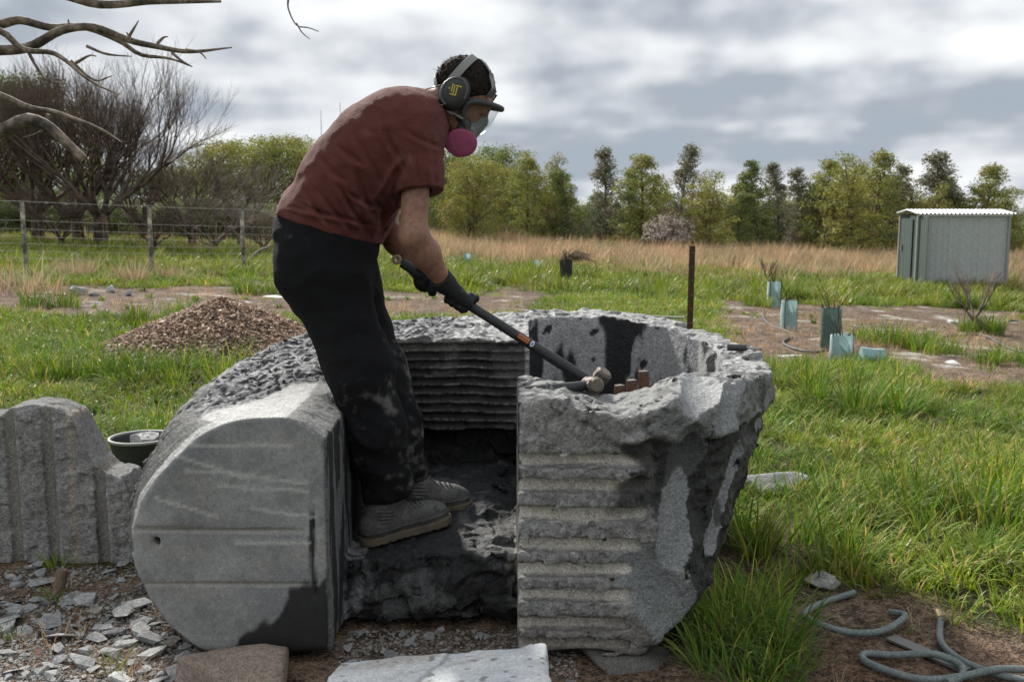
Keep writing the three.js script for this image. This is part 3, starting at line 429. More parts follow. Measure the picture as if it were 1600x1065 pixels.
{ // trousers
  const leg = (h, k, a, r0, r1, r2) => [coneV(h, k, r0, r1), coneV(k, V().lerpVectors(k, a, 0.55), r1, r1 * 0.98), coneV(V().lerpVectors(k, a, 0.55), a, r1 * 0.98, r2)];
  const list = [...leg(J(502, 415, -3.41), J(562, 575, -3.37), J(602, 752, -3.4), 0.128, 0.098, 0.098), ...leg(J(520, 410, -3.62), J(588, 585, -3.58), J(632, 735, -3.56), 0.13, 0.098, 0.085), coneV(J(500, 372, -3.44), J(503, 420, -3.43), 0.145, 0.15), coneV(J(510, 372, -3.56), J(515, 420, -3.58), 0.145, 0.15), coneV(J(492, 350, -3.5), J(545, 365, -3.5), 0.115, 0.1)];
  const base = blend(list, 0.06);
  const hem = J(600, 778, -3.4), hemF = J(640, 752, -3.56);
  const f = (x, y, z) => {
    let d = base(x, y, z); if (d > 0.08) return d;
    const w = n3(x * 4, y * 4, z * 4), down = ss(0.95, 0.45, y);
    d += 0.018 * Math.pow(Math.abs(n3(x * 4 + 2, y * 8 + w, z * 4 + x * 4)), 0.6) * (0.5 + down) + 0.02 * down * Math.abs(n3(x * 5 + w, y * 13 + x * 8, z * 5)) + 0.005 * n3(x * 20, y * 20, z * 14) - 0.014;
    d = smax(d, (z > -3.48 ? hem.y : hemF.y) - y + 0.012 * n3(x * 12, 2, z * 12) + 0.12 * (x - hem.x), 0.006);
    return smax(d, y - J(505, 345, -3.5).y - 0.02, 0.01);
  };
  const [lo, hi] = boundsOf([J(434, 340, -3.5), J(600, 380, -3.5), hem, J(660, 770, -3.62), J(530, 600, -3.35)], 0.13);
  const g = solid(f, lo, hi, 0.007, (x, y, z) => { const d = ss(0.1, 0.55, fbm(x * 5, y * 5, z * 5, 3) * 0.9 + fbm(x * 26, y * 30, z * 26, 3) * 0.8 - 0.3 * ss(0.85, 1.1, y)); return [...mix3([0.0075, 0.0075, 0.0085], [0.13, 0.127, 0.12], d * 0.8), 0]; }, { slack: 1.8 });
  part(man, 'trousers', g, mat({ vertexColors: true, roughness: 0.88, bumpMap: clothBump, bumpScale: 0.012, specularIntensity: 0.35 }));
}
function boot(heel, toe, ankle, name) {
  const dir = toe.clone().sub(heel), L = dir.length(); dir.normalize(); const up = V(0, 1, 0).addScaledVector(dir, -dir.y).normalize(), side = V().crossVectors(dir, up);
  const loc = (x, y, z) => { const px = x - heel.x, py = y - heel.y, pz = z - heel.z; return [px * dir.x + py * dir.y + pz * dir.z, px * up.x + py * up.y + pz * up.z, px * side.x + py * side.y + pz * side.z]; };
  const W = (a, b, c) => heel.clone().addScaledVector(dir, a).addScaledVector(up, b).addScaledVector(side, c);
  const parts = [coneV(W(0.0, 0.045, 0), W(0.05, 0.05, 0), 0.042, 0.046), coneV(W(0.05, 0.048, 0), W(L - 0.075, 0.038, 0.0), 0.045, 0.042), coneV(W(L - 0.1, 0.04, 0.006), W(L - 0.045, 0.03, 0.0), 0.043, 0.036), coneV(W(0.02, 0.06, 0), ankle, 0.046, 0.057), coneV(W(0.075, 0.07, 0), ankle, 0.042, 0.055), coneV(W(0.13, 0.055, 0), ankle, 0.036, 0.05), coneV(ankle, ankle.clone().add(V(0, 0.06, 0)), 0.057, 0.06)];
  const base = blend(parts, 0.03);
  const f = (x, y, z) => { let d = base(x, y, z); if (d > 0.05) return d; const [a, b, c] = loc(x, y, z);
    const rib = Math.abs(c) < 0.034 && a > 0.095 && a < L - 0.08 && b > 0.055 ? 0.0028 * Math.sin((a + b * 0.8) * 430) : 0; // ribs over the instep
    const vent = Math.hypot((a - 0.045) / 0.028, (b - 0.092) / 0.03) < 1 ? 0.003 * Math.sin(b * 480 + a * 90) : 0;
    d += rib + vent + 0.002 * n3(x * 30, y * 30, z * 30); d -= 0.003 * ss(0.004, 0.001, Math.abs(b - 0.034)); return smax(d, 0.014 - b, 0.005); };
  const [lo, hi] = boundsOf([heel, toe, ankle], 0.11);
  const g = solid(f, lo, hi, 0.0045, (x, y, z) => { const [a, b] = loc(x, y, z), m = 0.5 + 0.9 * fbm(x * 18, y * 18, z * 18, 3); let k = mix3([0.06, 0.06, 0.056], [0.16, 0.158, 0.145], m); if (a > L - 0.07 && b > 0.03) k = mix3(k, [0.05, 0.05, 0.048], 0.6 * ss(0.1, 0.3, n3(x * 25, y * 25, z * 25) + 0.2)); return [...k, 0]; });
  const b = part(man, 'boot', g, mat({ vertexColors: true, roughness: 0.8, map: grainColor, bumpMap: grainBump, bumpScale: 0.002 }));
  const sf = (x, y, z) => { const [a, bb, c] = loc(x, y, z); const wid = 0.047 - 0.008 * ss(0.16, 0.06, a) * ss(0.02, 0.08, a) * 0; const q = Math.max(Math.abs(bb - 0.003) - 0.014, (() => { const t = clamp(a, 0.0, L - 0.052); return Math.hypot(a - t, c) - wid * (1 - 0.12 * ss(0.15, 0.1, a) * ss(0.03, 0.08, a)); })()); const tread = bb < -0.004 ? 0.0015 * ss(0.1, -0.3, Math.sin(a * 230 + Math.sin(a * 70))) : 0; return q + tread - 0.002; };
  part(b, 'sole', solid(sf, lo, hi, 0.005, (x, y, z) => { const m = 0.5 + fbm(x * 20, y * 20, z * 20, 2); return [...mix3([0.07, 0.06, 0.045], [0.16, 0.12, 0.08], m), 0]; }), mat({ vertexColors: true, roughness: 0.85 }));
  return b;
}
boot(J(584, 842, -3.38), J(706, 808, -3.48), J(600, 788, -3.4));
boot(J(632, 800, -3.56), J(738, 787, -3.64), J(640, 758, -3.57));

// the sledgehammer in hand: handle line
const HAND_A = J(628, 410, -3.47), HAND_B = J(918, 594, -3.47), HDIR = HAND_B.clone().sub(HAND_A).normalize();
const onHandle = (u) => { const t = (u - 628) / (918 - 628); return HAND_A.clone().lerp(HAND_B, t); };
function glove(center, wrist, flipThumb) {
  const a = HDIR.clone(), toW = wrist.clone().sub(center); toW.addScaledVector(a, -toW.dot(a)); const p = toW.normalize(), q = V().crossVectors(a, p).normalize(); // palm direction p, fingers wrap round the handle
  const R = 0.027, at2 = (ang, s, r = R) => center.clone().addScaledVector(a, s).addScaledVector(p, Math.cos(ang) * r).addScaledVector(q, Math.sin(ang) * r);
  const sgn = flipThumb; const parts = [];
  const lens = [0.95, 1.05, 1.0, 0.8];
  for (let i = 0; i < 4; i++) { const s = (1.5 - i) * 0.0215; let ang = 0.85; const st = [0.95, 0.85, 0.7].map(v => v * lens[i]); let prev = at2(ang * sgn, s, R + 0.006), r = 0.0118; for (const d of st) { const na = ang + d, nx = at2(na * sgn, s * 0.96, R); parts.push(coneV(prev, nx, r, r - 0.0008)); prev = nx; r -= 0.0006; ang = na; } }
  const palmA = at2(0.1 * sgn, 0.03, 0.04), palmB = at2(0.1 * sgn, -0.03, 0.04), k1 = at2(0.8 * sgn, 0.032, R + 0.008), k2 = at2(0.8 * sgn, -0.03, R + 0.006);
  parts.push(coneV(palmA, palmB, 0.019, 0.019), coneV(k1, k2, 0.0165, 0.015), coneV(palmA, k1, 0.018, 0.016), coneV(palmB, k2, 0.018, 0.015), coneV(at2(0.1 * sgn, 0, 0.045), wrist, 0.026, 0.036), coneV(palmA, wrist, 0.018, 0.033), coneV(palmB, wrist, 0.018, 0.033));
  const t0 = at2(-0.5 * sgn, 0.03, 0.036), t1 = at2(-1.2 * sgn, 0.048, 0.032), t2 = at2(-2.1 * sgn, 0.046, 0.028), t3 = at2(-2.8 * sgn, 0.036, 0.028); // thumb, from the side of the palm
  parts.push(coneV(palmA, t0, 0.018, 0.016), coneV(t0, t1, 0.0155, 0.0135), coneV(t1, t2, 0.0135, 0.0125), coneV(t2, t3, 0.0125, 0.0115));
  const f0 = blend(parts, 0.007), back = wrist.clone().sub(center).normalize(), cuffEnd = wrist.clone().addScaledVector(back, 0.035), cuff = coneV(wrist, cuffEnd.clone(), 0.037, 0.041);
  const f = (x, y, z) => { const d = smin(f0(x, y, z), cuff(x, y, z), 0.012); if (d > 0.03) return d; return smax(d + 0.0015 * n3(x * 70, y * 70, z * 70), (x - cuffEnd.x) * back.x + (y - cuffEnd.y) * back.y + (z - cuffEnd.z) * back.z, 0.003); };
  const [lo, hi] = boundsOf([center, wrist], 0.1);
  return part(man, 'glove', solid(f, lo, hi, 0.0032, (x, y, z) => { const d = ss(0.15, 0.5, fbm(x * 40, y * 40, z * 40, 3)); return [...mix3([0.008, 0.008, 0.01], [0.04, 0.04, 0.042], d), 0]; }), mat({ vertexColors: true, roughness: 0.8, bumpMap: clothBump, bumpScale: 0.002 }));
}
const gN = glove(onHandle(716), jt.wrN, 1), gF = glove(onHandle(664), jt.wrF, 1);

// hearing protection
{
  const e = thing('ear_muffs', 'dark grey ear muffs with yellow print worn on the head of the person', 'ear muffs');
  const cupGeo = (() => { const pts = [[0, 0.030], [0.018, 0.030], [0.030, 0.026], [0.037, 0.016], [0.039, 0.004], [0.039, -0.006]].map(([x, y]) => new THREE.Vector2(x, y)); const g = new THREE.LatheGeometry(pts, 40); g.scale(1.2, 1, 1.45); return g; })();
  const dark = mat({ color: rgb(0.03, 0.031, 0.03), roughness: 0.55, bumpMap: grainBump, bumpScale: 0.0008 }), cushion = mat({ color: rgb(0.015, 0.015, 0.016), roughness: 0.5 }), grey = mat({ color: rgb(0.2, 0.2, 0.185), roughness: 0.6, bumpMap: grainBump, bumpScale: 0.001 }), yellow = mat({ color: rgb(0.5, 0.42, 0.06), roughness: 0.6 });
  const basis = s => new THREE.Matrix4().makeBasis(HF.clone().multiplyScalar(s), V(0, 0, s), HU.clone());
  for (const s of [1, -1]) {
    const m = new THREE.Matrix4().makeBasis(HU.clone().multiplyScalar(-s), V(0, 0, s), HF.clone().multiplyScalar(-1)); m.setPosition(H(-0.022, -0.006, s * 0.098));
    const mm = new THREE.Matrix4().makeBasis(HF.clone().multiplyScalar(s), V(0, 0, s), HU.clone().multiplyScalar(-1)); mm.setPosition(H(-0.02, -0.012, s * 0.098));
    const c = part(e, 'cup', cupGeo.clone().applyMatrix4(mm), dark);
    const t = new THREE.TorusGeometry(0.033, 0.011, 12, 36); t.scale(1.15, 1.4, 0.9); t.applyMatrix4(new THREE.Matrix4().makeBasis(HF, HU, HS).setPosition(H(-0.02, -0.012, s * 0.088))); part(c, 'cushion', t, cushion);
    const plate = new THREE.TorusGeometry(0.0335, 0.0035, 8, 36, Math.PI * 1.5); plate.scale(1.2, 1.45, 1); plate.applyMatrix4(new THREE.Matrix4().makeBasis(HF, HU, HS).setPosition(H(-0.02, -0.012, s * 0.121))); part(c, 'rim_ring', plate, mat({ color: rgb(0.07, 0.07, 0.068), roughness: 0.5 }));
    if (s > 0) { // print on the near cup
      const bars = [[-0.012, 0.004, 0.004, 0.026], [-0.004, 0.004, 0.004, 0.03], [0.005, 0.004, 0.004, 0.024], [0.0, 0.019, 0.028, 0.004], [0.002, -0.013, 0.022, 0.004], [-0.019, -0.002, 0.004, 0.006]].map(([f, u, w, h]) => { const b = new THREE.BoxGeometry(w, h, 0.002); b.applyMatrix4(new THREE.Matrix4().makeRotationZ(0.35)); b.applyMatrix4(new THREE.Matrix4().makeTranslation(f - 0.004, u, 0)); return b; });
      const g = mergeGeometries(bars); g.applyMatrix4(new THREE.Matrix4().makeBasis(HF, HU, HS).setPosition(H(-0.016, -0.008, 0.1285))); const o = part(c, 'print', g, yellow, 'yellow printed marks'); o.userData.kind = 'stuff';
    }
  }
  // padded band over the crown and thin wire arms
  const band = []; for (let i = 0; i <= 24; i++) { const a = -0.1 + (Math.PI + 0.2) * i / 24; band.push(H(-0.052 + 0.012 * Math.sin(a), 0.005 + Math.sin(a) * 0.128, Math.cos(a) * 0.1)); }
  const flat = (pts, w, t, axis) => { const sh = new THREE.Shape(); sh.absellipse(0, 0, w, t, 0, Math.PI * 2); return ribbon(pts, w, t, axis); };
  part(e, 'headband', ribbon(band, 0.014, 0.0035, HF), grey, 'worn grey padded headband');
  for (const s of [1, -1]) { const c = new THREE.CatmullRomCurve3([H(-0.05, 0.01, s * 0.102), H(-0.085, -0.035, s * 0.1), H(-0.108, -0.06, s * 0.082), H(-0.1, -0.085, s * 0.07), H(-0.055, -0.088, s * 0.095), H(-0.02, -0.06, s * 0.118)]); part(e, 'wire', new THREE.TubeGeometry(c, 30, 0.0022, 6), grey); }
}
function ribbon(pts, w, t, axis) { // a flat strap along points, wide in the direction of axis
  const c = new THREE.CatmullRomCurve3(pts), n = Math.max(12, pts.length * 3), p = [], ix = [];
  for (let i = 0; i <= n; i++) { const q = c.getPointAt(i / n), tan = c.getTangentAt(i / n), a = (axis.isVector3 ? axis.clone() : axis(q)).addScaledVector(tan, -(axis.isVector3 ? axis : axis(q)).dot(tan)).normalize(), b = V().crossVectors(tan, a); for (const [x, y] of [[-1, -0.6], [-0.85, 1], [0.85, 1], [1, -0.6], [0.85, -1], [-0.85, -1]]) { const r = q.clone().addScaledVector(a, x * w).addScaledVector(b, y * t); p.push(r.x, r.y, r.z); } }
  for (let i = 0; i < n; i++) for (let k = 0; k < 6; k++) { const a = i * 6 + k, b = i * 6 + (k + 1) % 6; ix.push(a, b, a + 6, b, b + 6, a + 6); }
  for (let k = 1; k < 5; k++) { ix.push(0, k + 1, k); ix.push(n * 6, n * 6 + k, n * 6 + k + 1); }
  const g = new THREE.BufferGeometry(); g.setAttribute('position', new THREE.Float32BufferAttribute(p, 3)); g.setIndex(ix); const h = g.toNonIndexed(); h.computeVertexNormals(); h.setAttribute('uv', new THREE.Float32BufferAttribute(new Float32Array(h.attributes.position.count * 2), 2)); return h;
}
{ // full-face respirator
  const e = thing('respirator', 'full face respirator with clear visor and pink round filters on the face', 'respirator');
  const rubber = mat({ color: rgb(0.045, 0.046, 0.045), roughness: 0.6, bumpMap: grainBump, bumpScale: 0.0008 }), grey = mat({ color: rgb(0.22, 0.225, 0.22), roughness: 0.55 }), pink = mat({ color: rgb(0.36, 0.07, 0.15), roughness: 0.85, bumpMap: clothBump, bumpScale: 0.002, map: grainColor });
  const clear = mat({ color: rgb(0.86, 0.88, 0.89), roughness: 0.28, transmission: 1, thickness: 0, ior: 1.45, side: THREE.DoubleSide });
  // frame outline on the face, as seen from the front: half angle round the face and height
  const frame = []; const N = 48; for (let i = 0; i < N; i++) { const a = i / N * Math.PI * 2, up = Math.sin(a), sd = Math.cos(a); const s = sd * 0.082, u = -0.02 + (up > 0 ? up * 0.062 : up * 0.088); const f = 0.116 - 0.082 * sd * sd - (up < 0 ? 0.015 * up * up : -0.018 * up * up); frame.push(H(f, u, s)); }
  part(e, 'frame', new THREE.TubeGeometry(new THREE.CatmullRomCurve3(frame, true), 96, 0.01, 10, true), rubber);
  // skirt of the facepiece from the frame back to cheeks, brow and chin
  const ring = k => frame.map((p, i) => { const a = i / N * Math.PI * 2, [f, u, s] = toHead(p.x, p.y, p.z); return H(mix(f, 0.028 + (Math.sin(a) > 0.5 ? 0.03 : 0), k), mix(u, (u + 0.02) * 1.0 - 0.02, k), mix(s, s * 0.95, k)); });
  const skirt = (A, B) => { const p = [], ix = []; for (let i = 0; i < N; i++) { p.push(A[i].x, A[i].y, A[i].z, B[i].x, B[i].y, B[i].z); const a = i * 2, b = ((i + 1) % N) * 2; ix.push(a, b, a + 1, b, b + 1, a + 1); } const g = new THREE.BufferGeometry(); g.setAttribute('position', new THREE.Float32BufferAttribute(p, 3)); g.setIndex(ix); g.computeVertexNormals(); g.setAttribute('uv', new THREE.Float32BufferAttribute(new Float32Array(N * 4), 2)); return g; };
  part(e, 'face_seal', skirt(frame, ring(1)), mat({ color: rgb(0.05, 0.05, 0.05), roughness: 0.55, side: THREE.DoubleSide }));
  // visor: domed clear shell inside the frame
  { const p = [], ix = [], R = 8; for (let r = 0; r <= R; r++) for (let i = 0; i < N; i++) { const [f, u, s] = toHead(frame[i].x, frame[i].y, frame[i].z), k = 1 - r / R; const b = (1 - k * k) * 0.012; const q = H(mix(0.122 - 0.082 * (s * k / 0.082) ** 2 + b, f, k * k * k), -0.02 + (u + 0.02) * k, s * k); p.push(q.x, q.y, q.z); } for (let r = 0; r < R; r++) for (let i = 0; i < N; i++) { const a = r * N + i, b = r * N + (i + 1) % N; ix.push(a, b, a + N, b, b + N, a + N); } const g = new THREE.BufferGeometry(); g.setAttribute('position', new THREE.Float32BufferAttribute(p, 3)); g.setIndex(ix); g.computeVertexNormals(); part(e, 'visor', g, clear, 'clear curved visor'); }
  { const pts = []; for (let i = 26; i <= 46; i++) { const [f, u, s2] = toHead(frame[i].x, frame[i].y, frame[i].z); pts.push(H(f + 0.006, u + 0.003, s2 * 0.97)); } part(e, 'visor_edge', new THREE.TubeGeometry(new THREE.CatmullRomCurve3(pts), 40, 0.003, 6), grey, 'pale moulded edge of the visor'); }
  // inner nose cup
  const cup = blend([coneV(H(0.1, -0.03, 0), H(0.085, -0.075, 0), 0.024, 0.036), coneV(H(0.075, -0.075, 0.028), H(0.075, -0.075, -0.028), 0.022, 0.022)], 0.02); const [lo, hi] = boundsOf([H(0.085, -0.055, 0)], 0.09);
  part(e, 'nose_cup', solid(cup, lo, hi, 0.004), mat({ color: rgb(0.2, 0.205, 0.205), roughness: 0.6 }));
  // filter mounts and pink discs
  for (const s of [1, -1]) {
    const c = s > 0 ? J(720, 223, -3.43) : J(716, 221, -3.585), n = s > 0 ? V(0.16, -0.1, 0.95).normalize() : V(0.2, -0.15, -0.95).normalize();
    const g = new THREE.LatheGeometry([[0, 0.016], [0.03, 0.0155], [0.045, 0.013], [0.051, 0.007], [0.052, 0], [0.05, -0.008], [0.042, -0.012], [0, -0.012]].map(([x, y]) => new THREE.Vector2(x, y)), 40); g.scale(1.08, 1, 0.9); g.applyQuaternion(new THREE.Quaternion().setFromUnitVectors(V(0, 1, 0), n)); g.translate(c.x, c.y, c.z); const f = part(e, 'filter', g, pink, 'round pink particulate filter');
    const rimG = new THREE.TorusGeometry(0.047, 0.0045, 8, 40); rimG.scale(1.08, 0.9, 1); rimG.applyQuaternion(new THREE.Quaternion().setFromUnitVectors(V(0, 0, 1), n)); rimG.translate(c.x + n.x * 0.006, c.y + n.y * 0.006, c.z + n.z * 0.006); part(f, 'filter_rim', rimG, mat({ color: rgb(0.3, 0.055, 0.12), roughness: 0.6 })); const ci = c.clone().addScaledVector(n, -0.022), m = coneV(ci, H(0.06, -0.075, s * 0.04), 0.022, 0.026), [l2, h2] = boundsOf([c, H(0.06, -0.075, s * 0.04)], 0.05); part(f, 'mount', solid(m, l2, h2, 0.005), s > 0 ? rubber : grey);
  }
  // harness straps
  const strap = (pts, w = 0.0085) => part(e, 'strap', ribbon(pts.map(q => H(...q)), w, 0.002, q => { const d = q.clone().sub(H(-0.01, 0.03, 0)); const out = d.normalize(); return V().crossVectors(out, V(0, 0, 1).addScaledVector(HU, 0.4)).normalize(); }), grey);
  for (const s of [1, -1]) { strap([[0.088, 0.05, s * 0.05], [0.07, 0.085, s * 0.055], [0.035, 0.117, s * 0.045], [-0.005, 0.135, s * 0.02], [-0.02, 0.137, 0]]); strap([[0.05, -0.06, s * 0.08], [0.0, -0.07, s * 0.082], [-0.06, -0.045, s * 0.075], [-0.105, -0.01, s * 0.045], [-0.117, 0.0, 0]]); const b = new THREE.BoxGeometry(0.022, 0.03, 0.006); b.applyMatrix4(new THREE.Matrix4().makeBasis(HF, HU, HS).setPosition(H(0.08, 0.062, s * 0.058))); part(e, 'buckle', b, rubber); }
}

// ---------------------------------------------------------------- tools and worked stone
const steel = mat({ color: rgb(0.42, 0.4, 0.37), metalness: 0.85, roughness: 0.42, map: grainColor, bumpMap: grainBump, bumpScale: 0.001 });
const rust = mat({ color: rgb(0.16, 0.075, 0.045), roughness: 0.85, map: grainColor, bumpMap: grainBump, bumpScale: 0.002 });
const rustWorn = mat({ color: rgb(0.2, 0.17, 0.145), metalness: 0.6, roughness: 0.5, map: grainColor, bumpMap: grainBump, bumpScale: 0.002 });
const blackGrip = mat({ color: rgb(0.03, 0.031, 0.032), roughness: 0.6, map: grainColor, bumpMap: grainBump, bumpScale: 0.0012 });
function tubeGeo(pts, radii, seg = 10, gnarl = 0) { // tapered tube with closed ends through points
  const c = new THREE.CatmullRomCurve3(pts), n = Math.max(2, (pts.length - 1) * 6), fr = c.computeFrenetFrames(n, false), p = [], nn = [], uv = [], ix = []; let len = 0, prev = null;
  for (let i = 0; i <= n; i++) { const q = c.getPointAt(i / n), t = i / n * (radii.length - 1), k = Math.min(radii.length - 2, Math.floor(t)), r = mix(radii[k], radii[k + 1], t - k); if (prev) len += q.distanceTo(prev); prev = q; for (let j = 0; j <= seg; j++) { const a = j / seg * Math.PI * 2, d = fr.normals[i].clone().multiplyScalar(Math.cos(a)).addScaledVector(fr.binormals[i], Math.sin(a)); p.push(q.x + d.x * r, q.y + d.y * r, q.z + d.z * r); nn.push(d.x, d.y, d.z); uv.push(j / seg * r * 6.28, len); } }
  for (let i = 0; i < n; i++) for (let j = 0; j < seg; j++) { const a = i * (seg + 1) + j, b = a + seg + 1; ix.push(a, a + 1, b, b, a + 1, b + 1); }
  for (const [i, s] of [[0, -1], [n, 1]]) { const q = c.getPointAt(i / n), t = c.getTangentAt(i / n).multiplyScalar(s), o = p.length / 3; p.push(q.x, q.y, q.z); nn.push(t.x, t.y, t.z); uv.push(0, 0); for (let j = 0; j <= seg; j++) { const a = (i * (seg + 1) + j) * 3; p.push(p[a], p[a + 1], p[a + 2]); nn.push(t.x, t.y, t.z); uv.push(j / seg * 0.02, 0.01); } for (let j = 0; j < seg; j++) s > 0 ? ix.push(o, o + 1 + j, o + 2 + j) : ix.push(o, o + 2 + j, o + 1 + j); }
  const g = new THREE.BufferGeometry(); g.setAttribute('position', new THREE.Float32BufferAttribute(p, 3)); g.setAttribute('normal', new THREE.Float32BufferAttribute(nn, 3)); g.setAttribute('uv', new THREE.Float32BufferAttribute(uv, 2)); g.setIndex(ix); return g;
}
function hammerHead(center, axis, L, r) { // octagonal sledge head with chamfered striking faces
  const pts = [[0, -L / 2], [r * 0.72, -L / 2], [r, -L / 2 + r * 0.3], [r, -L * 0.22], [r * 0.9, -L * 0.16], [r * 0.9, L * 0.16], [r, L * 0.22], [r, L / 2 - r * 0.3], [r * 0.72, L / 2], [0, L / 2]].map(([x, y]) => new THREE.Vector2(x, y));
  const g = new THREE.LatheGeometry(pts, 12).toNonIndexed(); g.computeVertexNormals(); g.applyQuaternion(new THREE.Quaternion().setFromUnitVectors(V(0, 1, 0), axis.clone().normalize())); g.translate(center.x, center.y, center.z); return g;
}
{ // the hammer in the gloved hands
  const s = thing('sledgehammer', 'long sledgehammer with black handle held by the person, head in the bowl', 'sledgehammer');
  const end = HAND_B.clone().addScaledVector(HDIR, 0.04);
  part(s, 'handle', tubeGeo([HAND_A, HAND_A.clone().lerp(HAND_B, 0.3), HAND_A.clone().lerp(HAND_B, 0.65), HAND_B.clone().lerp(HAND_A, 0.12), end], [0.0175, 0.0185, 0.0165, 0.0175, 0.0195, 0.02], 18), blackGrip);
  const ring = new THREE.TorusGeometry(0.012, 0.006, 10, 24); ring.translate(HAND_A.x - HDIR.x * 0.02, HAND_A.y - HDIR.y * 0.02, HAND_A.z + 0.012); part(s, 'lanyard_ring', ring, mat({ color: rgb(0.3, 0.2, 0.13), roughness: 0.7 }), 'tan loop at the butt of the handle');
  const c = document.createElement('canvas'); c.width = 256; c.height = 64; const x = c.getContext('2d'); x.fillStyle = '#15171a'; x.fillRect(0, 0, 256, 64); x.fillStyle = '#b8672c'; x.fillRect(14, 14, 150, 36); x.fillStyle = '#15171a'; for (let i = 0; i < 9; i++) x.fillRect(24 + i * 15, 24, 9, 16); x.fillStyle = '#cfd6dc'; x.beginPath(); x.arc(212, 32, 24, 0, 7); x.fill(); x.fillStyle = '#3f6ea8'; x.beginPath(); x.arc(212, 32, 14, 0, 7); x.fill();
  const tx = new THREE.CanvasTexture(c); tx.colorSpace = THREE.SRGBColorSpace;
  const P0 = onHandle(806), P1 = onHandle(834), side = V().crossVectors(HDIR, V(0, 0, 1)).normalize(), p = [], uv = [], ix = [], nn = []; for (let i = 0; i <= 6; i++) { const a = (i / 6 - 0.5) * 1.7 + 0.35; for (const [q, k] of [[P0, 0], [P1, 1]]) { const n = V(0, 0, 1).multiplyScalar(Math.cos(a)).addScaledVector(side, -Math.sin(a)); const r = q.clone().addScaledVector(n, 0.0187); p.push(r.x, r.y, r.z); nn.push(n.x, n.y, n.z); uv.push(k, i / 6); } } for (let i = 0; i < 6; i++) { const a = i * 2; ix.push(a, a + 1, a + 2, a + 1, a + 3, a + 2); }
  const g = new THREE.BufferGeometry(); g.setAttribute('position', new THREE.Float32BufferAttribute(p, 3)); g.setAttribute('normal', new THREE.Float32BufferAttribute(nn, 3)); g.setAttribute('uv', new THREE.Float32BufferAttribute(uv, 2)); g.setIndex(ix); part(s, 'sticker', g, mat({ map: tx, roughness: 0.5, side: THREE.DoubleSide }), 'orange and white sticker');
  const hd = part(s, 'head', hammerHead(J(931, 600, -3.47), V(0.5, 0.78, 0.3), 0.125, 0.031), rustWorn, 'worn steel head with rusty faces');
  void hd;
}
{ // the one lying on the rim
  const s = thing('sledgehammer', 'sledgehammer lying on the front rim of the boulder, round handle end towards the slot', 'sledgehammer');
  const a = J(818, 613, -3.12), b = J(925, 624, -3.26); b.y = a.y + 0.0; const d = b.clone().sub(a).normalize();
  part(s, 'handle', tubeGeo([a, a.clone().lerp(b, 0.4), a.clone().lerp(b, 0.75), b.clone().addScaledVector(d, 0.03)], [0.021, 0.0195, 0.017, 0.0165], 18), blackGrip);
  const cap = tubeGeo([a.clone().addScaledVector(d, -0.003), a.clone().addScaledVector(d, 0.004)], [0.0185, 0.0195], 18); part(s, 'end_cap', cap, mat({ color: rgb(0.3, 0.28, 0.22), roughness: 0.8, map: grainColor }));
  part(s, 'head', hammerHead(b, V(0.2, 0.15, 0.95), 0.11, 0.028), rustWorn);
}
{ // wedges driven into the core of the bowl
  const spec = [[966, 603, -3.70, 0.015, 0.2, 'short rusty steel wedge nearest the hammer head in the bowl'], [985, 595, -3.78, 0.016, 0.22, 'middle one of three rusty steel wedges in the bowl'], [1004, 581, -3.86, 0.016, 0.24, 'tallest rusty steel wedge standing in the bowl']];
  for (const [u, v, z, w, h, label] of spec) { const t = J(u, v, z), sh = new THREE.Shape(); sh.moveTo(-w, 0); sh.lineTo(w, 0); sh.lineTo(w * 0.9, -h); sh.lineTo(-w * 0.9, -h); sh.closePath(); const g = new THREE.ExtrudeGeometry(sh, { depth: 0.018, bevelEnabled: true, bevelSize: 0.003, bevelThickness: 0.003, bevelSegments: 2 }); g.rotateY(0.5); g.rotateZ(rr(-0.06, 0.06)); g.translate(t.x, t.y, t.z); const o = thing('steel_wedge', label, 'wedge', 'wedges in the bowl'); part(o, 'blade', g, rust); const hd = new THREE.BoxGeometry(w * 2.05, 0.012, 0.026); hd.rotateY(0.5); hd.translate(t.x + 0.004, t.y, t.z + 0.008); part(o, 'struck_end', hd, rustWorn); }
}
{ // drill bit, steel strip and loose flakes on the rim
  const q = hitStone(1152, 548), o = thing('drill_bit', 'short dark drill bit lying on the right rim of the boulder', 'drill bit');
  const a = q.clone().add(V(-0.04, 0.014, 0.0)), b = q.clone().add(V(0.035, 0.014, 0.01)); part(o, 'body', tubeGeo([a, b], [0.014, 0.014], 14), mat({ color: rgb(0.06, 0.06, 0.06), roughness: 0.5, metalness: 0.5 })); part(o, 'shank', tubeGeo([b, b.clone().add(V(0.06, -0.003, 0.012))], [0.006, 0.006], 10), steel);
  const r0 = J(818, 485, -5.02), r1 = J(1068, 496, -4.86); const strip = thing('steel_strip', 'thin grey strip lying along the far rim of the boulder', 'strip'); const sg = new THREE.BoxGeometry(r0.distanceTo(r1), 0.006, 0.04); sg.rotateZ(Math.atan2(r1.y - r0.y, r1.x - r0.x)); sg.rotateY(-Math.atan2(r1.z - r0.z, r1.x - r0.x)); const mid = r0.clone().lerp(r1, 0.5); sg.translate(mid.x, mid.y, mid.z); part(strip, 'bar', sg, mat({ color: rgb(0.2, 0.19, 0.17), roughness: 0.7, map: grainColor }));
}
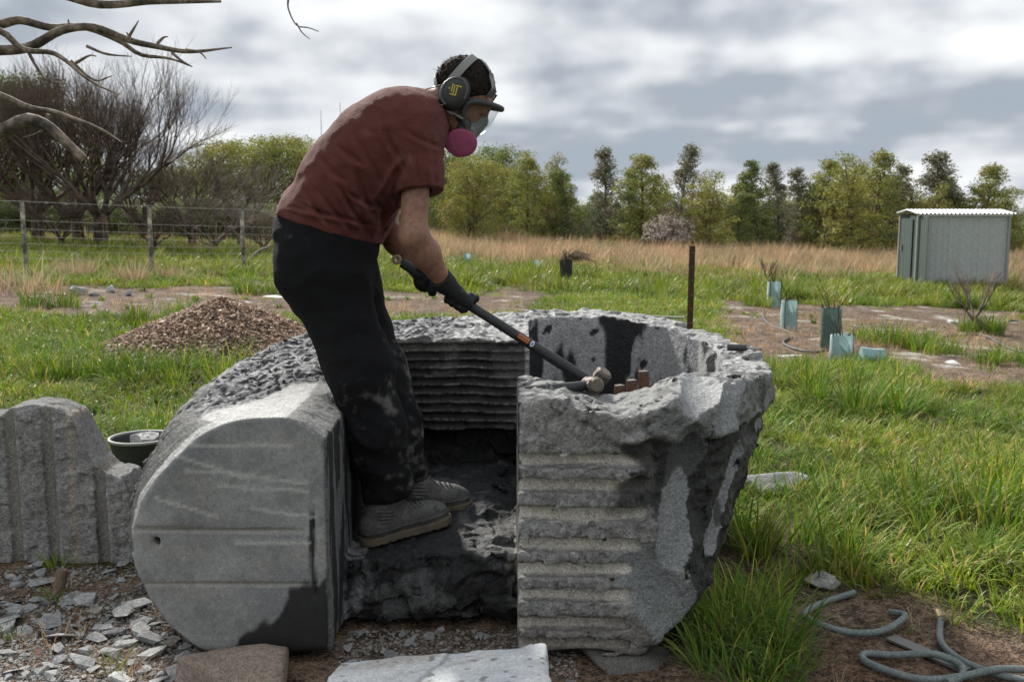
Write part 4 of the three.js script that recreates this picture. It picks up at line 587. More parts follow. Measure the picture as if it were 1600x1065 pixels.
// angular stones: a few shapes, each a convex-ish broken block
function rockGeo(sd, sx, sy, sz, rough = 0.12, cell) {
  seed(sd); const planes = []; for (let i = 0; i < 12; i++) { const n = V(rr(-1, 1), rr(-1, 1), rr(-1, 1)).normalize(); planes.push([n.x, n.y, n.z, rr(0.62, 0.95)]); }
  const f = (x, y, z) => { const a = x / sx, b = y / sy, c = z / sz; let d = Math.max(Math.abs(a), Math.abs(b), Math.abs(c)) - 1; for (const p of planes) d = Math.max(d, a * p[0] + b * p[1] + c * p[2] - p[3]); d += rough * fbm(a * 2 + sd, b * 2, c * 2, 3); return d * Math.min(sx, sy, sz); };
  return solid(f, [-sx * 1.2, -sy * 1.2, -sz * 1.2], [sx * 1.2, sy * 1.2, sz * 1.2], cell ?? Math.max(sx, sz) / 14, null, { slack: 3, eps: 0.9 });
}
const chipMat = (r, g, b) => mat({ color: rgb(r, g, b), roughness: 0.85, map: grainColor, bumpMap: grainBump, bumpScale: 0.004 });
const greyChip = [chipMat(0.34, 0.34, 0.335), chipMat(0.46, 0.455, 0.44), chipMat(0.2, 0.2, 0.205), chipMat(0.42, 0.37, 0.32)];
function place(name, geo, m, p, turn, label, cat, group, tilt = 0) { const o = single(name, geo, m, label, cat, group); o.position.copy(p); o.rotation.set(tilt, turn, tilt * 0.7); return o; }
{ // split slab standing at the left
  const Z = -3.85, out = [[-60, 655], [0, 650], [10, 638], [50, 632], [80, 635], [108, 650], [124, 690], [140, 720], [157, 741], [190, 746], [203, 772], [211, 800], [209, 900]].map(([u, v]) => { const p = J(u, v, Z); return [p.x, p.y]; });
  const grooveX = [22, 80, 158].map(u => J(u, 780, Z).x), beigeX = J(114, 780, Z).x, xR = J(210, 850, Z).x;
  const f = (x, y, z) => { const top = table(out, x) + 0.012 * chip(x, 1, z, 20); let front = z - Z + 0.008 * n3(x * 9, y * 9, z * 9) + 0.012 * chip(x, y, z, 16) + 0.008 * chip(x, y, z, 38); for (const g of grooveX) front = smax(front, 0.02 - Math.hypot(x - g + 0.02 * (y - 0.3) * 0.5, (z - Z) * 0.9), 0.006); return smax(smax(smax(y - top, front, 0.002), Z - 0.2 + 0.04 * n3(x * 4, y * 4, 1) - z, 0.02), smax(x - xR + 0.01 * n3(y * 15, z * 15, 2), -2.6 - x, 0.01), 0.01); };
  const g = solid(f, [-2.65, -0.06, -4.2], [xR + 0.08, 0.75, Z + 0.06], 0.009, (x, y, z) => { const big = fbm(x * 4, y * 4, z * 4, 3), dots = n3(x * 60, y * 60, z * 60); let gd = 1; for (const q of grooveX) gd = Math.min(gd, Math.abs(x - q + 0.01 * (y - 0.3))); let k = mix3([0.25, 0.244, 0.23], [0.38, 0.372, 0.35], clamp(0.5 + big + dots * 0.7)); k = mix3(k, [0.3, 0.275, 0.235], ss(0.022, 0.015, gd) * 0.8); k = mix3(k, [0.45, 0.37, 0.27], 0.6 * ss(0.02, 0.004, Math.abs(x - beigeX) + 0.01 * Math.abs(dots))); return [...k, 0]; }, { slack: 5 });
  single('split_stone_slab', g, mat({ vertexColors: true, roughness: 0.85, map: grainColor, bumpMap: grainBump, bumpScale: 0.008 }), 'upright grey split slab with vertical drill grooves beside the bucket', 'stone slab');
}
{ // bucket with stones
  const c = onGround(212, 757); c.z -= 0.1; const H0 = 0.225, b = thing('bucket', 'black rubber bucket with pale rim holding stones, behind the split slab', 'bucket', null, c);
  const prof = [[0, 0.005], [0.125, 0.005], [0.132, 0.02], [0.155, H0 - 0.01], [0.157, H0], [0.15, H0], [0.147, H0 - 0.012], [0.125, 0.03], [0, 0.028]].map(([x, y]) => new THREE.Vector2(x, y)); part(b, 'tub', new THREE.LatheGeometry(prof, 48), mat({ color: rgb(0.022, 0.022, 0.023), roughness: 0.55, side: THREE.DoubleSide, bumpMap: grainBump, bumpScale: 0.001 }));
  const r = new THREE.TorusGeometry(0.157, 0.009, 10, 56); r.rotateX(Math.PI / 2); r.translate(0, H0, 0); part(b, 'rim', r, mat({ color: rgb(0.3, 0.31, 0.3), roughness: 0.6, map: grainColor }), 'worn pale rim');
  place('stone_lump', rockGeo(5, 0.07, 0.05, 0.06), greyChip[1], c.clone().add(V(0.02, 0.215, 0.0)), 0.4, 'pale grey stone lump lying on top inside the bucket', 'stone');
  place('stone_lump', rockGeo(6, 0.1, 0.07, 0.09), greyChip[0], c.clone().add(V(-0.02, 0.12, 0.01)), 1.4, 'grey stone lump at the bottom of the bucket', 'stone');
}
{ // blocks under and before the boulder
  place('support_block', rockGeo(21, 0.165, 0.07, 0.17, 0.1, 0.012), chipMat(0.3, 0.235, 0.185), J(362, 1046, -2.83).setY(0.03), 0.15, 'brown dusty stone block propping the sawn end of boulder', 'stone block');
  place('support_block', rockGeo(26, 0.14, 0.05, 0.14, 0.1, 0.012), chipMat(0.14, 0.13, 0.12), J(985, 1065, -3.0).setY(0.0), 0.4, 'grey stone block wedged under the grooved end of boulder', 'stone block');
  const p0 = J(540, 1030, -2.72), p1 = J(838, 1006, -2.72), w = p1.x - p0.x + 0.06;
  const f = (x, y, z) => { const top = 0.165 + 0.05 * (x / w) + 0.006 * n3(x * 9, 1, z * 9) + 0.006 * chip(x, 1, z, 15) + 0.18 * (z); return smax(smax(y - top, Math.abs(x + 0.03 * z + 0.012 * n3(1, y * 9, z * 9)) - w / 2, 0.015), smax(Math.abs(z) - 0.2 + 0.012 * n3(x * 12, y * 12, 3) + 0.02 * chip(x, y, 3, 22), -0.02 - y, 0.01), 0.01); };
  const m = f; const g = solid(m, [-0.42, -0.05, -0.28], [0.42, 0.32, 0.28], 0.008, (x, y, z) => { const big = fbm(x * 4, y * 4, z * 4, 3), st = ss(0.16, 0.32, fbm(x * 6 + z * 8, 1, z * 3, 4) + 0.12 * n3(x * 50, y * 50, z * 50)), pit = ss(0.42, 0.5, n3(x * 34, y * 34, z * 34)), crack = ss(0.012, 0.003, Math.abs(x + 0.02 + 0.25 * z + 0.02 * n3(z * 14, 2, 2))); return [...mix3(mix3(mix3([0.68, 0.7, 0.72], [0.84, 0.83, 0.81], clamp(0.5 + 1.6 * big)), [0.5, 0.46, 0.4], st * 0.7), [0.2, 0.19, 0.18], Math.max(pit * 0.8, crack * 0.6)), 0]; });
  const o = single('pale_stone_block', g, mat({ vertexColors: true, roughness: 0.85, map: fineGrain, bumpMap: grainBump, bumpScale: 0.004 }), 'pale sloping stone block lying before the entrance slot', 'stone block'); o.position.set((p0.x + p1.x) / 2, 0.0, -2.55); o.rotation.y = 0.03;
}
function shard(h, w) { // a broken flake: hull of random points, flat faces, uv in metres for a piece about 4 cm long
  const pts = []; for (let k = 0; k < 13; k++) { const a = rr(0, 6.283), r = rr(0.55, 1), top = rnd() < 0.5 ? 1 : -1; pts.push(V(Math.cos(a) * r, top * h * rr(0.35, 1) * (k % 3 ? 1 : 0.6), Math.sin(a) * r * w)); }
  const g = new ConvexGeometry(pts), p = g.attributes.position.array, uv = []; for (let k = 0; k < p.length; k += 3) uv.push(p[k] * 0.04, (p[k + 2] + p[k + 1]) * 0.04); g.setAttribute('uv', new THREE.Float32BufferAttribute(uv, 2)); return g;
}
{ // rubble of stone chips on the left
  seed(404); const geos = []; for (let i = 0; i < 12; i++) geos.push(shard(rr(0.1, 0.3), rr(0.45, 0.85)));
  const spots = []; let tries = 0;
  while (spots.length < 240 && tries++ < 9000) { const u = rr(-40, 340), v = rr(905, 1100); if (u > 205 + (v - 900) * 0.6 && v < 1000) continue; if (u > 300 && v < 1060) continue; const dens = 0.35 + 0.65 * ss(920, 980, v); if (rnd() > dens) continue; const s = Math.pow(rnd(), 3) * 0.065 + 0.012; const p = onGround(u, v); if (spots.some(q => Math.hypot(q[0].x - p.x, q[0].z - p.z) < (q[1] + s) * 0.45)) continue; spots.push([p, s]); }
  for (let i = 0; i < 26; i++) spots.push([V(rr(-0.54, 0.0), 0, rr(-3.2, -2.8)), rr(0.015, 0.045)]);
  for (let i = 0; i < 14; i++) { const p = onGround(rr(0, 215), rr(880, 905)); spots.push([p, rr(0.015, 0.05)]); }
  spots.sort((a, b) => b[1] - a[1]);
  for (const [p, s] of spots) { const inSlot = p.x > -0.56; const tone = Math.floor(rnd() * rnd() * 4), side = p.x < -1.55 ? 'at the left edge of the rubble' : p.z > -3.05 ? 'in the near part of the rubble' : p.z < -3.5 ? 'in the rubble before the split slab' : 'in the rubble close to the boulder', size = s > 0.05 ? 'large' : s > 0.03 ? 'middling' : 'small', hue = ['mid grey', 'pale grey', 'dark grey', 'brownish'][tone]; const o = place('stone_chip', geos[Math.floor(rnd() * geos.length)], greyChip[tone], p.clone().setY(p.y + s * 0.18), rr(0, 6.28), inSlot ? `${size} ${hue} stone chip on the ground in the entrance slot` : `${size} ${hue} stone chip ${side}`, 'stone chip', inSlot ? 'chips in the entrance slot' : 'chips in the rubble', rr(-0.3, 0.3)); o.scale.setScalar(s); }
  // tiny fragments and dust-grey grit between them
  const n = 14000, im = new THREE.InstancedMesh(shard(0.4, 0.7), greyChip[1], n), m4 = new THREE.Matrix4(), q = new THREE.Quaternion(), e = new THREE.Euler(); seed(9); let k = 0;
  while (k < n) { const u = rr(-60, 360), v = rr(885, 1120); const p = rnd() < 0.8 ? onGround(u, v) : V(rr(-0.55, 0.2), 0, rr(-3.2, -2.7)); const s = 0.003 + 0.013 * rnd() * rnd(); e.set(rr(-0.6, 0.6), rr(0, 6), rr(-0.6, 0.6)); q.setFromEuler(e); m4.compose(p.setY(p.y + 0.002), q, V(s, s, s)); im.setMatrixAt(k, m4); const c = rr(0.5, 1.1); im.setColorAt(k, rgb(c, c * 0.96, c * 0.9)); k++; }
  im.name = 'stone_grit'; im.castShadow = im.receiveShadow = true; im.userData = { kind: 'stuff', label: 'fine stone grit scattered between the chips', category: 'grit' }; scene.add(im);
  const st = place('wooden_peg', tubeGeo([V(-0.03, 0.0, 0), V(0, 0.09, 0.0)], [0.022, 0.017], 8), chipMat(0.25, 0.19, 0.13), onGround(104, 925), 0.3, 'short stump of weathered wood leaning by the split slab', 'wooden peg'); st.rotation.z = 0.1;
}
{ // garden hose on the right, with the steel bar under it
  const hoseMat = mat({ color: rgb(0.17, 0.2, 0.19), roughness: 0.6, map: grainColor, bumpMap: grainBump, bumpScale: 0.001 });
  const lay = (pts, h = 0.016) => pts.map(([u, v, dy = 0]) => { const p = onGround(u, v); p.y += h + dy; return p; });
  const o = thing('hose', 'grey green hose lying in loops on the bare ground at right', 'hose');
  part(o, 'coil', tubeGeo(lay([[1335, 931], [1295, 944], [1262, 963, 0.01], [1258, 978, 0.02], [1285, 992, 0.02], [1330, 999, 0.01], [1375, 997, 0.01], [1408, 984, 0.02], [1412, 970, 0.01], [1390, 962]]), [0.0115, 0.0115], 12), hoseMat);
  part(o, 'run', tubeGeo(lay([[1471, 972], [1468, 992], [1472, 1012], [1490, 1030], [1520, 1047], [1560, 1060], [1640, 1078]]), [0.0115, 0.0115], 12), hoseMat);
  part(o, 'loop', tubeGeo(lay([[1640, 1056], [1560, 1061, 0.018], [1500, 1064], [1440, 1068], [1380, 1052], [1348, 1036], [1352, 1028], [1400, 1030], [1460, 1038, 0.02], [1500, 1050, 0.01], [1504, 1062], [1480, 1074]]), [0.0115, 0.0115], 12), hoseMat);
  part(o, 'brass_fitting', tubeGeo(lay([[1471, 974], [1466, 962]], 0.018), [0.014, 0.011], 12), mat({ color: rgb(0.3, 0.24, 0.13), metalness: 0.6, roughness: 0.5 }));
  const a = onGround(1392, 1000), b = onGround(1512, 1052), g = new THREE.BoxGeometry(a.distanceTo(b), 0.008, 0.05); const bar = single('steel_bar', g, mat({ color: rgb(0.2, 0.195, 0.185), roughness: 0.55, metalness: 0.4, map: grainColor }), 'flat grey steel bar lying under the hose loops', 'steel bar'); bar.position.copy(a.clone().lerp(b, 0.5)).setY(0.012); bar.rotation.y = -Math.atan2(b.z - a.z, b.x - a.x);
  place('flat_stone', rockGeo(61, 0.07, 0.03, 0.05), greyChip[1], onGround(1292, 915).setY(0.015), 0.3, 'pale flat stone in the grass above the hose coil', 'stone');
  place('flat_stone', rockGeo(62, 0.16, 0.07, 0.14), greyChip[0], onGround(1205, 765).setY(0.03), 0.8, 'grey stone half hidden in grass right of boulder', 'stone');
}
{ // rusty star picket behind the boulder
  const base = onGround(1075, 566), top = J(1081, 384, base.z), h = top.y - base.y + 0.1, o = thing('star_picket', 'rusty steel star picket standing behind the far rim of boulder', 'star picket', null, base.clone().setY(base.y - 0.1));
  const sh = new THREE.Shape(), R = 0.034, t = 0.0045; for (let k = 0; k < 3; k++) { const a = Math.PI / 2 + 0.35 + k * 2.0944, n = V(Math.cos(a), Math.sin(a), 0), s = V(-n.y, n.x, 0); const p1 = [n.x * R - s.x * t, n.y * R - s.y * t], p2 = [n.x * R + s.x * t, n.y * R + s.y * t], b = a + 1.0472, c = [Math.cos(b) * t * 1.6, Math.sin(b) * t * 1.6]; k ? sh.lineTo(...p1) : sh.moveTo(...p1); sh.lineTo(...p2); sh.lineTo(...c); } sh.closePath();
  const g = new THREE.ExtrudeGeometry(sh, { depth: h, bevelEnabled: false }); g.rotateX(-Math.PI / 2); part(o, 'post', g, mat({ color: rgb(0.085, 0.04, 0.028), roughness: 0.9, map: grainColor, bumpMap: grainBump, bumpScale: 0.003 })); o.rotation.z = -Math.atan2(top.x - base.x, h);
  for (let i = 0; i < 6; i++) { const d = new THREE.CylinderGeometry(0.0045, 0.0045, 0.002, 8); d.rotateX(Math.PI / 2); d.translate(0.012, h - 0.06 - i * 0.13, 0.012); part(o, 'hole', d, mat({ color: rgb(0.3, 0.3, 0.28), roughness: 0.9 })); }
}
{ // mulch pile
  const c = onGround(352, 548), R = 1.12, Hh = 0.52, o = thing('mulch_pile', 'heap of brown wood chip mulch on the grass behind the boulder', 'mulch pile', null, c);
  const hgt = (x, z) => { const a = Math.atan2(z, x), r = Math.hypot(x, z) / (R * (1 + 0.09 * Math.sin(a * 2 + 1) + 0.06 * Math.sin(a * 3))); return r >= 1.12 ? -0.03 : Hh * Math.pow(Math.max(0, 1 - Math.pow(r / 1.12, 1.25)), 1.15) + 0.035 * fbm(x * 4, 1, z * 4, 3) - 0.01; };
  const p = [], uv = [], ix = [], n = 70; for (let j = 0; j <= n; j++) for (let i = 0; i <= n; i++) { const x = (i / n - 0.5) * 2.9, z = (j / n - 0.5) * 2.9; p.push(x, hgt(x, z), z); uv.push(x, z); } for (let j = 0; j < n; j++) for (let i = 0; i < n; i++) { const a = j * (n + 1) + i; ix.push(a, a + n + 1, a + 1, a + 1, a + n + 1, a + n + 2); }
  const g = new THREE.BufferGeometry(); g.setAttribute('position', new THREE.Float32BufferAttribute(p, 3)); g.setAttribute('uv', new THREE.Float32BufferAttribute(uv, 2)); g.setIndex(ix); g.computeVertexNormals(); part(o, 'heap', g, mat({ color: rgb(0.14, 0.095, 0.065), roughness: 0.95, map: soilColor, bumpMap: soilBump, bumpScale: 0.03 }));
  const chip = new THREE.BoxGeometry(1, 0.22, 0.38); const N = 16000, im = new THREE.InstancedMesh(chip, mat({ color: rgb(1, 1, 1), roughness: 0.85 }), N), m4 = new THREE.Matrix4(), q = new THREE.Quaternion(), e = new THREE.Euler(); seed(55); let k = 0;
  while (k < N) { const a = rr(0, 6.283), r = Math.sqrt(rnd()) * R * 1.16, x = Math.cos(a) * r, z = Math.sin(a) * r, y = hgt(x, z); if (y < -0.02) { if (rnd() > 0.3) continue; } const s = rr(0.012, 0.036) * (rnd() < 0.04 ? 1.8 : 1); e.set(rr(-0.5, 0.5), rr(0, 6.28), rr(-0.5, 0.5)); q.setFromEuler(e); m4.compose(V(x, Math.max(y, -0.005) + 0.006, z), q, V(s, s, s)); im.setMatrixAt(k, m4); const t = rnd(), col = t < 0.45 ? [0.17, 0.105, 0.07] : t < 0.8 ? [0.29, 0.2, 0.14] : t < 0.94 ? [0.09, 0.055, 0.038] : [0.5, 0.41, 0.31]; const w = rr(1.1, 1.7); im.setColorAt(k, rgb(col[0] * w, col[1] * w, col[2] * w)); k++; }
  im.name = 'wood_chips'; im.castShadow = im.receiveShadow = true; im.userData = { kind: 'stuff' }; o.add(im);
}

// ---------------------------------------------------------------- shed, fence, plant guards and small things of the garden
{
  const zB = -24, c0 = J(1432, 436, zB), tR = J(1578, 342, zB); const gy = c0.y - 0.1;
  const o = thing('garden_shed', 'grey corrugated metal garden shed with white roof and green left side', 'shed', null, V(c0.x, gy, zB));
  const W = tR.x - c0.x, Hf = J(1432, 336, zB).y - gy, D = 1.1, hB = Hf + 0.02, ang = 0.06; o.rotation.y = 0.0;
  const paintG = mat({ color: rgb(0.5, 0.535, 0.52), roughness: 0.5, map: grainColor, bumpMap: grainBump, bumpScale: 0.0006 }), green = mat({ color: rgb(0.09, 0.13, 0.115), roughness: 0.5, map: grainColor }), roofM = mat({ color: rgb(0.62, 0.64, 0.64), roughness: 0.4, metalness: 0.2 }), trim = mat({ color: rgb(0.26, 0.27, 0.26), roughness: 0.5 });
  // ribbed panels, each sheet a part of its own
  const panel = (w, h, ribs) => { const p = [], ix = []; const nx = ribs * 6; for (let i = 0; i <= nx; i++) { const x = i / nx * w, k = (i % 6), d = k === 1 || k === 2 ? 0.005 : 0; p.push(x, 0, d, x, h, d); } for (let i = 0; i < nx; i++) { const a = i * 2; ix.push(a, a + 2, a + 1, a + 2, a + 3, a + 1); } const b = p.length / 3; p.push(0, 0, -0.01, w, 0, -0.01, 0, h, -0.01, w, h, -0.01); ix.push(b, b + 2, b + 1, b + 1, b + 2, b + 3); const g = new THREE.BufferGeometry(); g.setAttribute('position', new THREE.Float32BufferAttribute(p, 3)); g.setIndex(ix); const h2 = g.toNonIndexed(); h2.computeVertexNormals(); h2.setAttribute('uv', new THREE.Float32BufferAttribute(new Float32Array(h2.attributes.position.count * 2).map((_, i) => { const v = Math.floor(i / 2) * 3; return i % 2 ? h2.attributes.position.array[v + 1] : h2.attributes.position.array[v]; }), 2)); return h2; };
  const ns = 3; for (let i = 0; i < ns; i++) { const m = part(o, 'wall_sheet', panel(W / ns - 0.004, Hf, 5), paintG); m.position.set(i * W / ns, 0, 0); }
  for (let i = 0; i < 2; i++) { const m = part(o, 'side_sheet', panel(D / 2 - 0.004, Hf, 4), green); m.rotation.y = -Math.PI / 2; m.position.set(0, 0, i ? -D / 2 - 0.08 : 0); if (i) m.position.z = -D / 2; m.position.x = -0.002; }
  { const m = part(o, 'side_sheet', panel(D, Hf, 8), paintG); m.rotation.y = Math.PI / 2; m.position.set(W, 0, -D); } { const m = part(o, 'wall_sheet', panel(W, Hf, 15), paintG); m.rotation.y = Math.PI; m.position.set(W, 0, -D); }
  for (const [x, z] of [[-0.02, 0.012], [W, 0.012], [-0.02, -D]]) { const b = new THREE.BoxGeometry(0.06, Hf, 0.05); b.translate(x, Hf / 2, z); part(o, 'corner_trim', b, trim); }
  { const dm = part(o, 'door', panel(0.7, Hf - 0.12, 4), green, 'dark green sliding door'); dm.rotation.y = -Math.PI / 2; dm.position.set(-0.035, 0.04, -D + 0.1); const hb = new THREE.BoxGeometry(0.03, 0.16, 0.03); hb.translate(0.12, 0.8, 0.025); part(dm, 'handle', hb, trim); }
  // corrugated roof sheet, sloping slightly, with a wavy front edge
  { const p = [], ix = [], waves = 24, nx = waves * 6; for (let i = 0; i <= nx; i++) { const x = -0.1 + i / nx * (W + 0.2), y = Math.sin(i / 6 * Math.PI * 2) * 0.022; for (const [z, dy] of [[0.12, Hf + 0.015], [-D / 2, Hf + 0.1], [-D - 0.1, Hf + 0.015]]) p.push(x, y + dy + 0.03 + 0.0 * x, z); } for (let i = 0; i < nx; i++) for (let k = 0; k < 2; k++) { const a = i * 3 + k; ix.push(a, a + 3, a + 1, a + 3, a + 4, a + 1); } const g = new THREE.BufferGeometry(); g.setAttribute('position', new THREE.Float32BufferAttribute(p, 3)); g.setIndex(ix); g.computeVertexNormals(); part(o, 'roof', g, mat({ color: rgb(0.62, 0.64, 0.64), roughness: 0.4, metalness: 0.2, side: THREE.DoubleSide }), 'white corrugated roof sheet'); const fas = new THREE.BoxGeometry(W + 0.1, 0.05, 0.03); fas.translate(W / 2, Hf + 0.005, 0.035); part(o, 'fascia', fas, roofM); }
  void hB; void ang;
}
{ // wire fence on the left
  const wood = mat({ color: rgb(0.5, 0.46, 0.4), roughness: 0.9, map: barkColor, bumpMap: grainBump, bumpScale: 0.003 }), wire = mat({ color: rgb(0.3, 0.3, 0.29), roughness: 0.7 });
  const posts = [[-175, 305, -15.2], [33, 312, -16.2], [232, 320, -17.2], [377, 325, -18.4], [505, 332, -19.6], [610, 338, -20.8]];
  const tops = [], bases = [], say = ['grey fence post beyond the left frame edge', 'leftmost pale timber fence post before the bare tree', 'middle pale timber fence post before the bare tree', 'right pale timber fence post beside the trousers', 'grey fence post behind the person', 'grey fence post far along behind the person'];
  posts.forEach(([u, v, z], i) => { const t = J(u, v, z), by = ground(t.x, t.z); tops.push(t); bases.push(V(t.x, by, t.z)); const g = tubeGeo([V(0, -0.1, 0), V(0.005, (t.y - by) * 0.5, 0), V(0.0, t.y - by, 0)], [0.042, 0.04, 0.036], 8); if (i === 1 || i === 2 || i === 3) { const o = single('fence_post', g, wood, say[i], 'fence post', 'fence posts at left'); o.position.set(t.x, by, t.z); } else if (i === 0 || i === 4) { const o = single('fence_post', g, wood, say[i], 'fence post', 'fence posts at left'); o.position.set(t.x, by, t.z); } });
  const f = thing('fence_wire', 'strained wire netting strung between the timber fence posts at left', 'wire fence');
  for (const h of [0.98, 0.72, 0.6, 0.5, 0.4, 0.3, 0.2]) { for (let i = 0; i < 4; i++) { const k = t => V().lerpVectors(bases[t], tops[t], h).add(V(0, 0, 0.04)); const a = k(i), b = k(i + 1); const m = a.clone().lerp(b, 0.5); m.y -= 0.012; part(f, 'strand', new THREE.TubeGeometry(new THREE.QuadraticBezierCurve3(a, m, b), 6, h > 0.9 ? 0.0026 : 0.0022, 4), wire); } }
  for (let i = 0; i < 4; i++) for (let j = 1; j < 8; j++) { const t = j / 8, a = V().lerpVectors(bases[i], bases[i + 1], t), b = V().lerpVectors(tops[i], tops[i + 1], t), lo = a.clone().lerp(b, 0.2), hi = a.clone().lerp(b, 0.72); part(f, 'dropper', new THREE.CylinderGeometry(0.0018, 0.0018, hi.y - lo.y, 4).translate(lo.x, (lo.y + hi.y) / 2, lo.z + 0.04), wire); }
}
{ // tree guards: three-sided translucent sleeves on stakes
  const sleeve = mat({ color: rgb(0.42, 0.62, 0.6), roughness: 0.8, transmission: 0.55, thickness: 0, side: THREE.DoubleSide, map: grainColor }), sleeve2 = mat({ color: rgb(0.45, 0.64, 0.66), roughness: 0.8, transmission: 0.55, thickness: 0, side: THREE.DoubleSide, map: grainColor }), dark = mat({ color: rgb(0.13, 0.22, 0.18), roughness: 0.8, transmission: 0.4, thickness: 0, side: THREE.DoubleSide, map: grainColor }), stakeM = mat({ color: rgb(0.1, 0.07, 0.05), roughness: 0.9, map: barkColor });
  const geo = (w, h, turn) => { const g = new THREE.CylinderGeometry(w * 0.58, w * 0.6, h, 12, 4, true); const p = g.attributes.position; for (let i = 0; i < p.count; i++) { const a = Math.atan2(p.getZ(i), p.getX(i)), k = 1 + 0.16 * Math.cos(3 * a); p.setX(i, p.getX(i) * k + 0.012 * n3(p.getX(i) * 9, p.getY(i) * 8, 3)); p.setZ(i, p.getZ(i) * k); } g.translate(0, h / 2, 0); g.rotateY(turn); g.computeVertexNormals(); return g; };
  const spec = [[1210, 478, 20, 38, 0.5, sleeve, 'pale teal tree guard farthest back on the mulch bed at right'], [1232, 515, 24, 46, 0.2, sleeve, 'pale teal tree guard alone on bare mulch, left of the pair'], [1298, 546, 30, 65, 1.2, dark, 'tall dark green tree guard behind the short blue one'], [1317, 560, 34, 38, 0.9, sleeve2, 'short blue tree guard in front of the dark tall one'], [730, 416, 10, 20, 0, sleeve2, 'tiny pale blue tree guard in far grass right of the man'], [838, 424, 11, 17, 0.4, sleeve2, 'tiny pale blue tree guard left of the black planter bag'], [784, 414, 9, 12, 0.4, sleeve2, 'tiny pale tree guard midway between two others in far grass']];
  for (const [u, v, w, h, turn, m, label] of spec) { const b = onGround(u, v), s = pxm(b), o = thing('tree_guard', label, 'tree guard', 'tree guards', b); part(o, 'sleeve', geo(w / s * 0.86, h / s, turn), m); for (let k = 0; k < 2; k++) { const a = turn + k * 2.1; part(o, 'stake', new THREE.CylinderGeometry(0.008, 0.009, h / s * 1.12, 6).translate(Math.cos(a) * w / s * 0.5, h / s * 0.52, Math.sin(a) * w / s * 0.5), stakeM); } if (v > 500 || u === 1210) { const sap = []; seed(u); for (let k = 0; k < 7; k++) { const e = V(rr(-0.22, 0.22), h / s * rr(1.1, 1.9), rr(-0.2, 0.2)); sap.push(tubeGeo([V(0, 0, 0), V(e.x * 0.25, e.y * 0.6, e.z * 0.25), e], [0.007, 0.005, 0.0025], 5)); } const sp = part(o, 'sapling', mergeGeometries(sap), stakeM, 'bare twiggy sapling'); sp.userData.kind = 'stuff'; } }
  const b = onGround(1380, 572), g = geo(0.16, 0.26, 0.4); g.scale(1, 1, 0.35); g.rotateZ(1.45); g.rotateY(0.3); const o = single('tree_guard', g, sleeve2, 'blue tree guard fallen flat in the grass', 'tree guard', 'tree guards'); o.position.copy(b).setY(b.y + 0.06);
}
{ // black planter bag with a dried plant
  const b = onGround(884, 441), s = pxm(b), o = thing('planter_bag', 'black planter bag with dry brown plant in the far grass', 'planter bag', null, b), h = 36 / s; const g = new THREE.LatheGeometry([[0, 0.01], [0.11, 0.01], [0.13, 0.05], [0.125, h * 0.6], [0.14, h], [0.12, h * 0.98], [0, h * 0.9]].map(([x, y]) => new THREE.Vector2(x, y)), 20); const p = g.attributes.position; for (let i = 0; i < p.count; i++) { const k = 1 + 0.12 * n3(p.getX(i) * 9, p.getY(i) * 6, p.getZ(i) * 9); p.setX(i, p.getX(i) * k); p.setZ(i, p.getZ(i) * k); } g.computeVertexNormals(); part(o, 'bag', g, mat({ color: rgb(0.012, 0.013, 0.014), roughness: 0.6 })); const tw = []; seed(3); for (let k = 0; k < 160; k++) { const e = V(rr(-0.18, 0.62), h + rr(-0.12, 0.14), rr(-0.35, 0.35)); tw.push(tubeGeo([V(rr(-0.05, 0.05), h * 0.9, rr(-0.05, 0.05)), V(e.x * 0.55, Math.max(e.y, h) + rr(0, 0.1), e.z * 0.6), e], [0.006, 0.005, 0.003], 4)); } const t = part(o, 'dry_plant', mergeGeometries(tw), mat({ color: rgb(0.17, 0.12, 0.075), roughness: 0.9 })); t.userData.kind = 'stuff';
}
